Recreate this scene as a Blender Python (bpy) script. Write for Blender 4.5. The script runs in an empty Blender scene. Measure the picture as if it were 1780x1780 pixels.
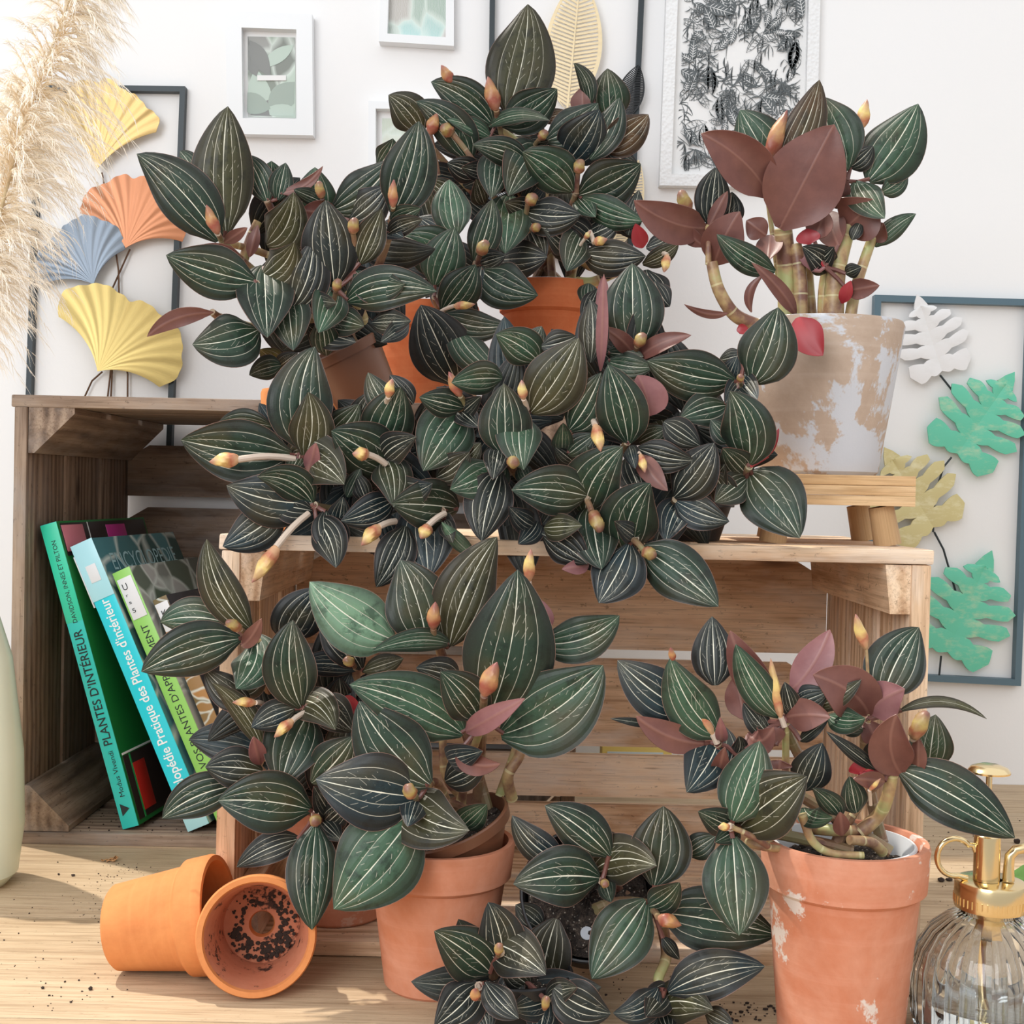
import bpy, bmesh, math, random
from mathutils import Vector as V, Matrix
PI = math.pi
R = math.radians
C = bpy.context.scene.collection
S = bpy.context.scene

# ------------------------------------------------------------------ camera
FPX = 2200.0
CAMZ = .339
cam_d = bpy.data.cameras.new('camera')
cam = bpy.data.objects.new('camera', cam_d)
C.objects.link(cam)
RM = Matrix.Rotation(R(90 - 1.04), 3, 'X') @ Matrix.Rotation(R(1.2), 3, 'Z')
cam.matrix_world = Matrix.Translation((0, 0, CAMZ)) @ RM.to_4x4()
cam_d.sensor_width = 36
cam_d.lens = FPX / 1780 * 36
cam_d.clip_start = .01
S.camera = cam
CAM = V((0, 0, CAMZ))

# ------------------------------------------------------------------ light
wd = bpy.data.worlds.new('daylight')
S.world = wd
wd.use_nodes = True
wn = wd.node_tree.nodes
wl = wd.node_tree.links
bg = wn['Background']
# soft daylight of a bright room: brighter above and behind the camera
tc = wn.new('ShaderNodeTexCoord'); sp = wn.new('ShaderNodeSeparateXYZ'); cr = wn.new('ShaderNodeValToRGB')
wl.new(tc.outputs['Generated'], sp.inputs[0]); wl.new(sp.outputs['Z'], cr.inputs[0])
cr.color_ramp.elements[0].position = .0; cr.color_ramp.elements[0].color = (.55, .55, .56, 1)
cr.color_ramp.elements[1].position = .55; cr.color_ramp.elements[1].color = (1, 1.01, 1.03, 1)
wl.new(cr.outputs[0], bg.inputs[0])
bg.inputs[1].default_value = 1.0
sd = bpy.data.lights.new('sun', 'SUN'); sd.energy = 3.0; sd.angle = R(1.2); sd.color = (1, .93, .82)
sun = bpy.data.objects.new('sun', sd); C.objects.link(sun)
sun.rotation_euler = V((.50, -.26, -1.0)).to_track_quat('-Z', 'Y').to_euler()
# added fill lamp, unseen behind the camera at left, brightening the crate inside
ad = bpy.data.lights.new('window_light', 'AREA'); ad.energy = 30; ad.shape = 'RECTANGLE'; ad.size = 1.3; ad.size_y = 1.4
ad.color = (.95, .97, 1)
al = bpy.data.objects.new('window_light', ad); C.objects.link(al); al.location = (-1.0, -1.15, 1.15)
al.rotation_euler = (V((.1, 1.0, .35)) - al.location).to_track_quat('-Z', 'Y').to_euler()
vs = S.view_settings
vs.view_transform = 'Standard'; vs.look = 'None'; vs.gamma = 1; vs.use_curve_mapping = False
vs.exposure = 0.2

# ------------------------------------------------------------------ helpers
def P(x, y, d):
    """the place seen at photo position x, y on the vertical plane Y = d"""
    v = RM @ V(((x - 890) / FPX, -(y - 890) / FPX, -1))
    return CAM + v * (d / v.y)

def empty(name, loc, label, cat, group=None):
    o = bpy.data.objects.new(name, None)
    C.objects.link(o); o.location = loc
    o.empty_display_size = .02
    o['label'] = label; o['category'] = cat
    if group: o['group'] = group
    return o

def tag(o, label, cat, group=None):
    o['label'] = label; o['category'] = cat
    if group: o['group'] = group
    return o

class MB:
    """collects geometry with a per-corner grain coordinate"""
    def __init__(s):
        s.v = []; s.f = []; s.mi = []; s.g = []; s.sm = []
    def add(s, vs_, fs, mi=0, g=None, smooth=False):
        b = len(s.v)
        s.v += [V(p) for p in vs_]
        s.g += (g if g else [tuple(p) for p in vs_])
        for f in fs:
            s.f.append([b + i for i in f]); s.mi.append(mi); s.sm.append(smooth)
    def box(s, a, b, mi=0, axis=0, bev=.0015, jit=0):
        """board between corners a, b; grain along axis"""
        x0, y0, z0 = a; x1, y1, z1 = b
        e = min(bev, abs(x1 - x0) * .3, abs(y1 - y0) * .3, abs(z1 - z0) * .3)
        bm = bmesh.new()
        bmesh.ops.create_cube(bm, size=1)
        for v in bm.verts:
            v.co = V(((x0 + x1) / 2 + v.co.x * (x1 - x0), (y0 + y1) / 2 + v.co.y * (y1 - y0), (z0 + z1) / 2 + v.co.z * (z1 - z0)))
            if jit: v.co += V((random.uniform(-jit, jit), random.uniform(-jit, jit), random.uniform(-jit, jit)))
        if e > 0: bmesh.ops.bevel(bm, geom=list(bm.edges), offset=e, segments=2, affect='EDGES', profile=.6)
        s.addbm(bm, mi, axis)
    def addbm(s, bm, mi=0, axis=0, smooth=False, off=None):
        bm.verts.ensure_lookup_table()
        r = off if off else (random.uniform(0, 50), random.uniform(0, 50), random.uniform(0, 50))
        g = []
        for v in bm.verts:
            c = v.co
            t = (c.x, c.y, c.z) if axis == 0 else ((c.y, c.x, c.z) if axis == 1 else (c.z, c.y, c.x))
            g.append((t[0] + r[0], t[1] + r[1], t[2] + r[2]))
        s.add([v.co.copy() for v in bm.verts], [[v.index for v in f.verts] for f in bm.faces], mi, g, smooth)
        bm.free()
    def prism(s, pts, y0, y1, mi=0, axis=0):
        """2D outline (x, z) extruded from y0 to y1"""
        bm = bmesh.new()
        vs_ = [bm.verts.new((p[0], y0, p[1])) for p in pts]
        f = bm.faces.new(vs_)
        r = bmesh.ops.extrude_face_region(bm, geom=[f])
        for e in r['geom']:
            if isinstance(e, bmesh.types.BMVert): e.co.y = y1
        big = [f for f in bm.faces if len(f.verts) > 4]
        if big: bmesh.ops.triangulate(bm, faces=big)
        bmesh.ops.recalc_face_normals(bm, faces=list(bm.faces))
        bm.verts.index_update()
        s.addbm(bm, mi, axis)
    def tube(s, pts, rad, n=10, mi=0, cap=True):
        pts = [V(p) for p in pts]
        if not hasattr(rad, '__len__'): rad = [rad] * len(pts)
        vs_ = []; g = []
        up = V((.13, .97, .2)).normalized()
        L = 0
        for i, p in enumerate(pts):
            t = (pts[min(i + 1, len(pts) - 1)] - pts[max(i - 1, 0)])
            if t.length < 1e-9: t = V((0, 0, 1))
            t.normalize()
            a = up - t * up.dot(t)
            if a.length < 1e-3: a = V((1, 0, 0)) - t * t.x
            a.normalize(); up = a
            b = t.cross(a)
            if i: L += (p - pts[i - 1]).length
            for k in range(n):
                an = 2 * PI * k / n
                vs_.append(p + (a * math.cos(an) + b * math.sin(an)) * rad[i])
                g.append((L, an, rad[i]))
        fs = []
        for i in range(len(pts) - 1):
            for k in range(n):
                k2 = (k + 1) % n
                fs.append([i * n + k, i * n + k2, (i + 1) * n + k2, (i + 1) * n + k])
        if cap:
            fs.append(list(range(n))[::-1]); fs.append([(len(pts) - 1) * n + k for k in range(n)])
        s.add(vs_, fs, mi, g, True)
    def lathe(s, prof, c=(0, 0, 0), n=48, mi=0, M=None, flute=None, closed=False):
        """profile of (radius, height) around z; optional flute(theta, i) radius factor"""
        vs_ = []
        for i, (r, z) in enumerate(prof):
            for k in range(n):
                th = 2 * PI * k / n
                rr = r * (flute(th, i) if flute else 1)
                p = V((rr * math.cos(th), rr * math.sin(th), z))
                if M: p = M @ p
                vs_.append(p + V(c))
        fs = []
        m = len(prof)
        for i in range(m - 1 + (1 if closed else 0)):
            j = (i + 1) % m
            for k in range(n):
                k2 = (k + 1) % n
                fs.append([i * n + k, i * n + k2, j * n + k2, j * n + k])
        if not closed:
            if prof[0][0] > 1e-6: fs.append(list(range(n))[::-1])
            if prof[-1][0] > 1e-6: fs.append([(m - 1) * n + k for k in range(n)])
        s.add(vs_, fs, mi, None, True)
    def build(s, name, mats, parent=None, M=None, sharp=35):
        if not isinstance(mats, (list, tuple)): mats = [mats]
        me = bpy.data.meshes.new(name)
        off = V((0, 0, 0))
        if parent is not None and M is None:
            off = WLOC.get(parent.name, parent.location)
        vs_ = [((M @ p) if M else p) - off for p in s.v]
        me.from_pydata([tuple(p) for p in vs_], [], s.f)
        for m in mats: me.materials.append(m)
        me.polygons.foreach_set('material_index', s.mi)
        me.polygons.foreach_set('use_smooth', [True] * len(s.f))
        at = me.attributes.new('gc', 'FLOAT_VECTOR', 'POINT')
        at.data.foreach_set('vector', [c for g in s.g for c in g])
        me.update()
        try: me.set_sharp_from_angle(angle=R(sharp))
        except Exception: pass
        o = bpy.data.objects.new(name, me); C.objects.link(o)
        if parent is not None: o.parent = parent
        return o
WLOC = {}

# ------------------------------------------------------------------ materials
class NT:
    def __init__(s, name):
        s.m = bpy.data.materials.new(name); s.m.use_nodes = True
        s.t = s.m.node_tree; s.b = s.t.nodes['Principled BSDF']
    def n(s, t, **k):
        x = s.t.nodes.new(t)
        for a, b in k.items(): setattr(x, a, b)
        return x
    def l(s, a, b): s.t.links.new(a, b)
    def math(s, op, a, b=None, c=None, clamp=False):
        x = s.n('ShaderNodeMath', operation=op); x.use_clamp = clamp
        for i, q in enumerate((a, b, c)):
            if q is None: continue
            if isinstance(q, (int, float)): x.inputs[i].default_value = q
            else: s.l(q, x.inputs[i])
        return x.outputs[0]
    def ramp(s, f, stops, interp='LINEAR'):
        x = s.n('ShaderNodeValToRGB'); e = x.color_ramp.elements
        x.color_ramp.interpolation = interp
        while len(e) < len(stops): e.new(.5)
        for i, (p, c) in enumerate(stops):
            e[i].position = p; e[i].color = c if len(c) == 4 else (*c, 1)
        s.l(f, x.inputs[0]); return x.outputs[0]
    def mix(s, f, a, b, mode='MIX'):
        x = s.n('ShaderNodeMix', data_type='RGBA', blend_type=mode)
        for i, q in ((0, f), (6, a), (7, b)):
            if isinstance(q, (int, float)): x.inputs[i].default_value = q
            elif isinstance(q, tuple): x.inputs[i].default_value = q if len(q) == 4 else (*q, 1)
            else: s.l(q, x.inputs[i])
        return x.outputs[2]
    def attr(s, name, out='Fac'):
        x = s.n('ShaderNodeAttribute', attribute_name=name); return x.outputs[out]
    def noise(s, vec, scale, detail=4, rough=.55, dist=0):
        x = s.n('ShaderNodeTexNoise'); x.inputs['Scale'].default_value = scale
        x.inputs['Detail'].default_value = detail; x.inputs['Roughness'].default_value = rough
        x.inputs['Distortion'].default_value = dist
        if vec is not None: s.l(vec, x.inputs['Vector'])
        return x.outputs['Fac']
    def mapv(s, vec, scale=(1, 1, 1), loc=(0, 0, 0)):
        x = s.n('ShaderNodeMapping'); x.inputs['Scale'].default_value = scale; x.inputs['Location'].default_value = loc
        s.l(vec, x.inputs['Vector']); return x.outputs[0]
    def bump(s, h, st=.3, dist=.001):
        x = s.n('ShaderNodeBump'); x.inputs['Strength'].default_value = st; x.inputs['Distance'].default_value = dist
        s.l(h, x.inputs['Height']); s.l(x.outputs[0], s.b.inputs['Normal'])
    def set(s, **k):
        for a, q in k.items():
            i = s.b.inputs[a.replace('_', ' ')]
            if isinstance(q, (int, float)): i.default_value = q
            elif isinstance(q, tuple): i.default_value = q if len(q) == 4 else (*q, 1)
            else: s.l(q, i)
        return s

def plain(name, col, rough=.5, metal=0, **k):
    t = NT(name); t.set(Base_Color=col, Roughness=rough, Metallic=metal, **k); return t.m

def wood(name, c1, c2, c3, stain=.5, knots=True, rough=.7, gs=1.0, dirt=.5, wave=.25, bleach=0, bc=(.6, .55, .5)):
    t = NT(name)
    g = t.attr('gc', 'Vector')
    fine = t.noise(t.mapv(g, (14 * gs, 420 * gs, 420 * gs)), 1, 5, .65)
    broad = t.noise(t.mapv(g, (3.5 * gs, 45 * gs, 45 * gs)), 1, 5, .6, .6)
    w = t.n('ShaderNodeTexWave', wave_type='BANDS', bands_direction='Y')
    w.inputs['Scale'].default_value = 28 * gs; w.inputs['Distortion'].default_value = 9; w.inputs['Detail'].default_value = 4
    w.inputs['Detail Scale'].default_value = .6
    t.l(t.mapv(g, (.28, 1, 1)), w.inputs['Vector'])
    f = t.math('ADD', t.math('MULTIPLY', broad, 1 - wave), t.math('MULTIPLY', w.outputs['Fac'], wave))
    col = t.ramp(f, [(.28, c3), (.47, c2), (.66, c1)])
    fr = t.ramp(fine, [(.3, (.55, .5, .45)), (.55, (1, 1, 1))])
    col = t.mix(.75, col, fr, 'MULTIPLY')
    pat = t.noise(g, 9, 4, .6)
    col = t.mix(t.math('MULTIPLY', t.ramp(pat, [(.5, (0, 0, 0)), (.72, (1, 1, 1))]), stain), col, c3)
    sp_ = t.noise(t.mapv(g, (150, 260, 260)), 1, 3, .7)
    col = t.mix(t.math('MULTIPLY', t.ramp(sp_, [(.62, (0, 0, 0)), (.7, (1, 1, 1))]), dirt), col, (c3[0] * .25, c3[1] * .22, c3[2] * .2))
    if knots:
        v = t.n('ShaderNodeTexVoronoi'); v.inputs['Scale'].default_value = 7
        t.l(t.mapv(g, (.7, 1.6, 1.6)), v.inputs['Vector'])
        col = t.mix(t.ramp(v.outputs['Distance'], [(.05, (.85, .85, .85)), (.11, (0, 0, 0))]), col, (c3[0] * .35, c3[1] * .3, c3[2] * .3))
    bl = t.noise(t.mapv(g, (9, 26, 26), (4, 4, 4)), 1, 4, .65)
    col = t.mix(t.math('MULTIPLY', t.ramp(bl, [(.46, (0, 0, 0)), (.68, (1, 1, 1))]), bleach), col, bc)
    cr_ = t.noise(t.mapv(g, (30, 900, 900), (8, 8, 8)), 1, 2, .5)
    col = t.mix(t.math('MULTIPLY', t.ramp(cr_, [(.66, (0, 0, 0)), (.72, (1, 1, 1))]), .55 * (1 if knots else .35)), col, (c3[0] * .35, c3[1] * .3, c3[2] * .28))
    t.set(Base_Color=col, Roughness=rough)
    t.b.inputs['Specular IOR Level'].default_value = .25
    t.bump(t.math('ADD', t.math('MULTIPLY', fine, .6), t.math('MULTIPLY', broad, .6)), .6, .0012)
    return t.m

def leaf_mat():
    """velvety dark upper side; parallel pale veins follow the leaf's own coordinates"""
    t = NT('orchid_leaf_upper')
    u = t.attr('lu'); v = t.attr('lv'); w = t.attr('lw')
    oi = t.n('ShaderNodeObjectInfo')
    tcn = t.n('ShaderNodeTexCoord')
    au = t.math('ABSOLUTE', u)
    wob = t.math('MULTIPLY', t.math('SUBTRACT', t.noise(tcn.outputs['Object'], 60, 2), .5), .03)
    a2 = t.math('ADD', au, wob)
    k = .30
    q = t.math('FRACT', t.math('ADD', t.math('DIVIDE', a2, k), .5))
    dv = t.math('MULTIPLY', t.math('MULTIPLY', t.math('ABSOLUTE', t.math('SUBTRACT', q, .5)), k), w)   # metres to nearest vein
    dm = t.math('MULTIPLY', a2, w)
    de = t.math('MULTIPLY', t.math('SUBTRACT', 1, au), w)
    thin = t.math('MULTIPLY', t.math('MAXIMUM', t.math('SUBTRACT', .0135, w), 0), .024)
    def line(d, hw, soft=.00022):
        d = t.math('ADD', d, thin)
        x = t.n('ShaderNodeMapRange'); x.inputs[1].default_value = hw + soft; x.inputs[2].default_value = hw - soft * .4
        t.l(d, x.inputs[0]); return x.outputs[0]
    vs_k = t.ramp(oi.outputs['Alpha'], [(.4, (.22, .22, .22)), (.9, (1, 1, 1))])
    brk = t.noise(t.mapv(tcn.outputs['Object'], (1, 1, 1)), 130, 2, .5)
    brk = t.ramp(brk, [(.30, (.35, .35, .35)), (.45, (1, 1, 1))])
    inner = t.math('LESS_THAN', au, .80)
    side = t.math('MULTIPLY', t.math('MULTIPLY', line(dv, .00016, .00014), brk), inner)
    mid = line(dm, .00026, .00016)
    # small oblique cross dashes beside the midrib
    ph = t.math('FRACT', t.math('SUBTRACT', t.math('MULTIPLY', v, 11), t.math('MULTIPLY', au, 6)))
    dash = t.math('LESS_THAN', ph, .10)
    dn = t.noise(t.mapv(tcn.outputs['Object'], (1, 1, 1), (3, 1, 7)), 170, 2, .5)
    dash = t.math('MULTIPLY', dash, t.math('GREATER_THAN', dn, .56))
    dash = t.math('MULTIPLY', dash, t.math('MULTIPLY', t.math('LESS_THAN', au, .5), t.math('GREATER_THAN', v, .3)))
    dash = t.math('MULTIPLY', dash, .55)
    rim = t.math('MULTIPLY', line(de, .00022, .00016), .7)
    n1 = t.noise(tcn.outputs['Object'], 90, 5, .65)
    n2 = t.noise(tcn.outputs['Object'], 900, 2, .6)
    edge = t.ramp(t.math('ADD', au, t.math('MULTIPLY', t.math('SUBTRACT', n1, .5), .5)), [(.35, (0, 0, 0)), (1, (1, 1, 1))])
    n1c = t.ramp(n1, [(.34, (.35, .38, .36)), (.5, (.95, 1, .95)), (.68, (1.0, 1.0, 1.0))])
    base = t.mix(1.0, n1c, oi.outputs['Color'], 'MULTIPLY')
    base = t.mix(t.math('MULTIPLY', t.ramp(t.noise(t.mapv(tcn.outputs['Object'], (1, 1, 1), (5, 2, 1)), 26, 2), [(.48, (0, 0, 0)), (.7, (1, 1, 1))]), .6), base, (.055, .045, .018))
    base = t.mix(1.0, base, (1.25, 1.25, 1.25), 'MULTIPLY')
    base = t.mix(t.math('MULTIPLY', edge, .72), base, (.013, .009, .009))
    base = t.mix(t.math('MULTIPLY', t.math('GREATER_THAN', n2, .66), .10), base, (.10, .14, .11))
    col = t.mix(rim, base, (.30, .17, .13))
    col = t.mix(t.math('MULTIPLY', t.math('MULTIPLY', t.math('MAXIMUM', side, dash), .72), vs_k), col, (.66, .62, .50))
    col = t.mix(t.math('MULTIPLY', t.math('MULTIPLY', mid, .85), vs_k), col, (.78, .76, .62))
    t.set(Base_Color=col, Roughness=.46)
    t.b.inputs['Specular IOR Level'].default_value = .35
    t.b.inputs['Sheen Weight'].default_value = .10
    t.b.inputs['Sheen Roughness'].default_value = .4
    h = t.math('ADD', t.math('MULTIPLY', t.math('MINIMUM', dv, .0025), 380), t.math('MULTIPLY', n2, .15))
    t.bump(h, .55, .0008)
    return t.m

def under_mat():
    t = NT('orchid_leaf_underside')
    u = t.attr('lu'); w = t.attr('lw')
    oi = t.n('ShaderNodeObjectInfo'); tcn = t.n('ShaderNodeTexCoord')
    au = t.math('ABSOLUTE', u)
    n1 = t.noise(tcn.outputs['Object'], 70, 4, .6)
    a = t.mix(n1, (.095, .034, .029), (.22, .088, .068))
    f = oi.outputs['Alpha']
    pk = t.mix(n1, (.18, .062, .070), (.36, .17, .165))
    a = t.mix(t.math('LESS_THAN', f, .2), a, pk)
    dm = t.math('MULTIPLY', au, w)
    x = t.n('ShaderNodeMapRange'); x.inputs[1].default_value = .0012; x.inputs[2].default_value = .0003; t.l(dm, x.inputs[0])
    col = t.mix(t.math('MULTIPLY', x.outputs[0], .35), a, (.34, .17, .13))
    t.set(Base_Color=col, Roughness=.42)
    t.bump(t.math('ADD', n1, t.math('MULTIPLY', x.outputs[0], .6)), .3, .0008)
    return t.m

def tint_mat(name, kind):
    t = NT(name); tcn = t.n('ShaderNodeTexCoord')
    g = t.attr('gc', 'Vector'); oi = t.n('ShaderNodeObjectInfo')
    if kind == 'bud':
        s_ = t.n('ShaderNodeSeparateXYZ'); t.l(g, s_.inputs[0])
        n1 = t.noise(tcn.outputs['Object'], 160, 3)
        f = t.math('ADD', s_.outputs[0], t.math('MULTIPLY', t.math('SUBTRACT', n1, .5), .45))
        col = t.ramp(f, [(.0, (.42, .22, .12)), (.3, (.30, .085, .045)), (.6, (.46, .29, .10)), (.95, (.26, .10, .075))])
        col = t.mix(1.0, col, oi.outputs['Color'], 'MULTIPLY')
        t.set(Base_Color=col, Roughness=.4)
    elif kind == 'stem':
        n1 = t.noise(tcn.outputs['Object'], 45, 4)
        col = t.ramp(n1, [(.36, (.11, .042, .034)), (.5, (.26, .15, .085)), (.64, (.25, .22, .11))])
        s_ = t.n('ShaderNodeSeparateXYZ'); t.l(g, s_.inputs[0])
        ring = t.math('LESS_THAN', t.math('FRACT', t.math('MULTIPLY', s_.outputs[0], 42)), .06)
        col = t.mix(t.math('MULTIPLY', ring, .5), col, (.42, .33, .22))
        col = t.mix(1.0, col, oi.outputs['Color'], 'MULTIPLY')
        t.set(Base_Color=col, Roughness=.42)
    return t.m

def terracotta(name, c1, c2, patch=0, pc=(.62, .58, .54), ps=22, rough=.8, dark=0, th=.56):
    t = NT(name); tcn = t.n('ShaderNodeTexCoord'); o = tcn.outputs['Object']
    n1 = t.noise(o, 14, 5, .65, .4); n2 = t.noise(o, 120, 4, .7)
    col = t.mix(t.ramp(n1, [(.35, (0, 0, 0)), (.65, (1, 1, 1))]), c1, c2)
    col = t.mix(t.math('MULTIPLY', t.math('SUBTRACT', n2, .35), .35), col, (c1[0] * .6, c1[1] * .55, c1[2] * .5))
    hz = t.noise(t.mapv(o, (6, 6, 160)), 1, 3)
    col = t.mix(t.math('MULTIPLY', t.ramp(hz, [(.5, (0, 0, 0)), (.75, (1, 1, 1))]), .2), col, (min(1, c2[0] * 1.25), min(1, c2[1] * 1.35), min(1, c2[2] * 1.5)))
    if patch:
        p1 = t.noise(o, ps, 6, .68, .3)
        m = t.ramp(p1, [(th, (0, 0, 0)), (th + .03, (1, 1, 1))])
        col = t.mix(t.math('MULTIPLY', m, patch), col, pc)
    if dark:
        d1 = t.noise(o, 60, 4, .75)
        col = t.mix(t.math('MULTIPLY', t.ramp(d1, [(.56, (0, 0, 0)), (.62, (1, 1, 1))]), dark), col, (.02, .017, .016))
    t.set(Base_Color=col, Roughness=rough)
    t.b.inputs['Specular IOR Level'].default_value = .2
    t.bump(t.math('ADD', n2, t.math('MULTIPLY', n1, .5)), .3, .0008)
    return t.m

def soil_mat():
    t = NT('soil'); tcn = t.n('ShaderNodeTexCoord'); o = tcn.outputs['Object']
    n1 = t.noise(o, 260, 4, .8)
    v = t.n('ShaderNodeTexVoronoi'); v.inputs['Scale'].default_value = 330; t.l(o, v.inputs['Vector'])
    col = t.ramp(n1, [(.35, (.012, .009, .008)), (.55, (.06, .042, .032)), (.7, (.20, .15, .11))])
    col = t.mix(t.ramp(v.outputs['Distance'], [(.16, (1, 1, 1)), (.2, (0, 0, 0))]), col, (.45, .40, .33))
    t.set(Base_Color=col, Roughness=.9); t.bump(n1, 1, .004); return t.m

M = {}
M['leaf'] = leaf_mat(); M['under'] = under_mat()
M['bud'] = tint_mat('orchid_bud', 'bud'); M['stem'] = tint_mat('orchid_stem', 'stem')
M['white_stem'] = plain('pale_flower_stem', (.62, .50, .40), .5)
M['soil'] = soil_mat()
M['crate'] = wood('crate_wood', (.92, .70, .49), (.80, .56, .36), (.50, .29, .16), .35, bleach=.6, bc=(.82, .72, .62))
M['crate_old'] = wood('weathered_crate_wood', (.40, .30, .22), (.28, .20, .145), (.13, .088, .062), .5, bleach=.55, bc=(.34, .30, .27))
M['table'] = wood('pale_oak', (.58, .44, .29), (.51, .375, .24), (.40, .28, .17), .15, False, .55, 1.3, .2, .08)
M['bamboo'] = wood('bamboo', (.76, .52, .29), (.66, .42, .21), (.50, .29, .13), .1, False, .45, 1.2, .1)
M['terra'] = terracotta('orange_terracotta', (.60, .21, .07), (.72, .29, .10))
M['terra_old'] = terracotta('aged_terracotta', (.54, .19, .10), (.66, .33, .22), .85, (.70, .64, .58), 20, th=.575)
M['terra_worn'] = terracotta('worn_terracotta', (.56, .20, .10), (.66, .31, .20), .5, (.70, .54, .44), 16, th=.60)
M['terra_top'] = terracotta('bright_terracotta', (.50, .12, .04), (.62, .20, .08))
M['terra_in'] = terracotta('dirty_terracotta_inside', (.50, .17, .09), (.58, .24, .14), 0, dark=.9)
M['stone'] = terracotta('mottled_clay', (.44, .33, .25), (.55, .43, .34), .85, (.58, .61, .66), 13, th=.475)
M['black_plastic'] = plain('black_plastic', (.014, .014, .015), .4)
M['brown_plastic'] = plain('brown_plastic', (.20, .085, .045), .38)
M['white_plastic'] = plain('white_plastic', (.70, .72, .74), .4)
M['dark_metal'] = plain('dark_metal', (.030, .040, .045), .45, .3)
M['blue_metal'] = plain('blue_grey_metal', (.10, .165, .205), .45, .2)
M['black_metal'] = plain('black_metal', (.014, .016, .018), .5, .2)
M['brass'] = plain('brass', (.78, .62, .35), .18, 1)
M['wall'] = None
# ------------------------------------------------------------------ setting
def wall_mat():
    t = NT('white_wall'); tcn = t.n('ShaderNodeTexCoord')
    n1 = t.noise(tcn.outputs['Object'], 3, 3)
    t.set(Base_Color=t.mix(n1, (.84, .84, .83), (.87, .87, .87)), Roughness=.9)
    t.bump(t.noise(tcn.outputs['Object'], 240, 3), .12, .001)
    return t.m
M['wall'] = wall_mat()
WY = 1.50
def struct(o): o['kind'] = 'structure'; return o
mb = MB(); mb.box((-2.2, WY, -.75), (2.2, WY + .1, 1.22), bev=0); struct(mb.build('wall_back', M['wall']))
mb = MB(); mb.box((-2.2, -.8, -.85), (2.2, WY, -.75), axis=0, bev=0); struct(mb.build('floor', M['table']))

# ------------------------------------------------------------------ table
random.seed(3)
tb = empty('wooden_table', (0, 1.0, -.75), 'pale oak table carrying the crates, pots and sprayer', 'table')
mb = MB()
yy = .40
for wdt in (.19, .20, .185, .19, .2, .135):
    mb.box((-1.15, yy + .0004, -.032), (1.15, yy + wdt - .0004, 0), bev=.0006); yy += wdt
mb.build('table_top', M['table'], tb)
for sx in (-1.05, 1.05):
    for sy in (.47, 1.43):
        mb = MB(); mb.box((sx - .03, sy - .03, -.75), (sx + .03, sy + .03, -.032), axis=2); mb.build('leg', M['table'], tb)

# ------------------------------------------------------------------ crates
def crate(x0, x1, y0, y1, z0, z1, mat, label, slats, sidegap, seed, post):
    random.seed(seed)
    r = empty('wooden_crate', ((x0 + x1) / 2, (y0 + y1) / 2, z0), label, 'crate')
    T = .011; j = .0008
    def boards_y(n, gap):
        w = (y1 - y0 - gap * (n - 1)) / n
        return [(y0 + i * (w + gap), y0 + i * (w + gap) + w) for i in range(n)]
    for nm, za, zb in (('top_panel', z1 - T, z1), ('bottom_panel', z0, z0 + T)):
        mb = MB()
        for a, b in boards_y(3, .012): mb.box((x0 - .002, a, za), (x1 + .002, b, zb), axis=0, jit=j)
        mb.build(nm, mat, r)
    for xa, xb in ((x0, x0 + T + .002), (x1 - T - .002, x1)):
        mb = MB()
        for a, b in boards_y(3, sidegap): mb.box((xa, a, z0 + T + .0005), (xb, b, z1 - T - .0005), axis=2, jit=j)
        mb.build('side_panel', mat, r)
    mb = MB()
    for za, zb in slats:
        xa, xb = x0 + T + .004, x1 - T - .004
        cz = (zb - za) * .42
        pts = [(xa, za), (xb, za), (xb, zb - cz * .6), (xb - cz, zb), (xa + cz, zb), (xa, zb - cz * .6)]
        mb.prism(pts, y1 - .009, y1, axis=0)
    mb.build('back_panel', mat, r)
    t = T + .002; s = .043
    for cx, sx in ((x0 + t, 1), (x1 - t, -1)):
        for cz, sz in ((z0 + T, 1), (z1 - T, -1)):
            mb = MB()
            e = .0006
            if post == 'wedge': pts = [(cx + sx * e, cz + sz * e), (cx + sx * s, cz + sz * e), (cx + sx * s, cz + sz * .006), (cx + sx * .006, cz + sz * s), (cx + sx * e, cz + sz * s)]
            else: pts = [(cx + sx * e, cz + sz * e), (cx + sx * .019, cz + sz * e), (cx + sx * .015, cz + sz * .036), (cx + sx * e, cz + sz * .036)]
            if sx * sz < 0: pts = pts[::-1]
            mb.prism(pts, y0 + .002, y1 - .010, axis=1)
            mb.build('corner_post', mat, r)
    return r
FX0, FX1, FZ = P(378, 1300, .905).x, P(1610, 1300, .905).x, .302
crate(FX0, FX1, .905, 1.150, 0, FZ, M['crate'], 'pale wooden crate lying on its side at the centre, trailing plants on its top',
      [(.196, .285), (.108, .187), (.062, .100), (.016, .055)], .006, 5, 'block')
LX0, LX1, LZ = P(18, 1080, 1.17).x, P(1008, 1000, 1.17).x, .417
crate(LX0, LX1, 1.17, 1.480, 0, LZ, M['crate_old'], 'taller greyish wooden crate at the left with books leaning inside',
      [(.322, .381), (.252, .309), (.182, .240), (.112, .170), (.042, .100), (.014, .034)], .009, 8, 'wedge')

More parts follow.
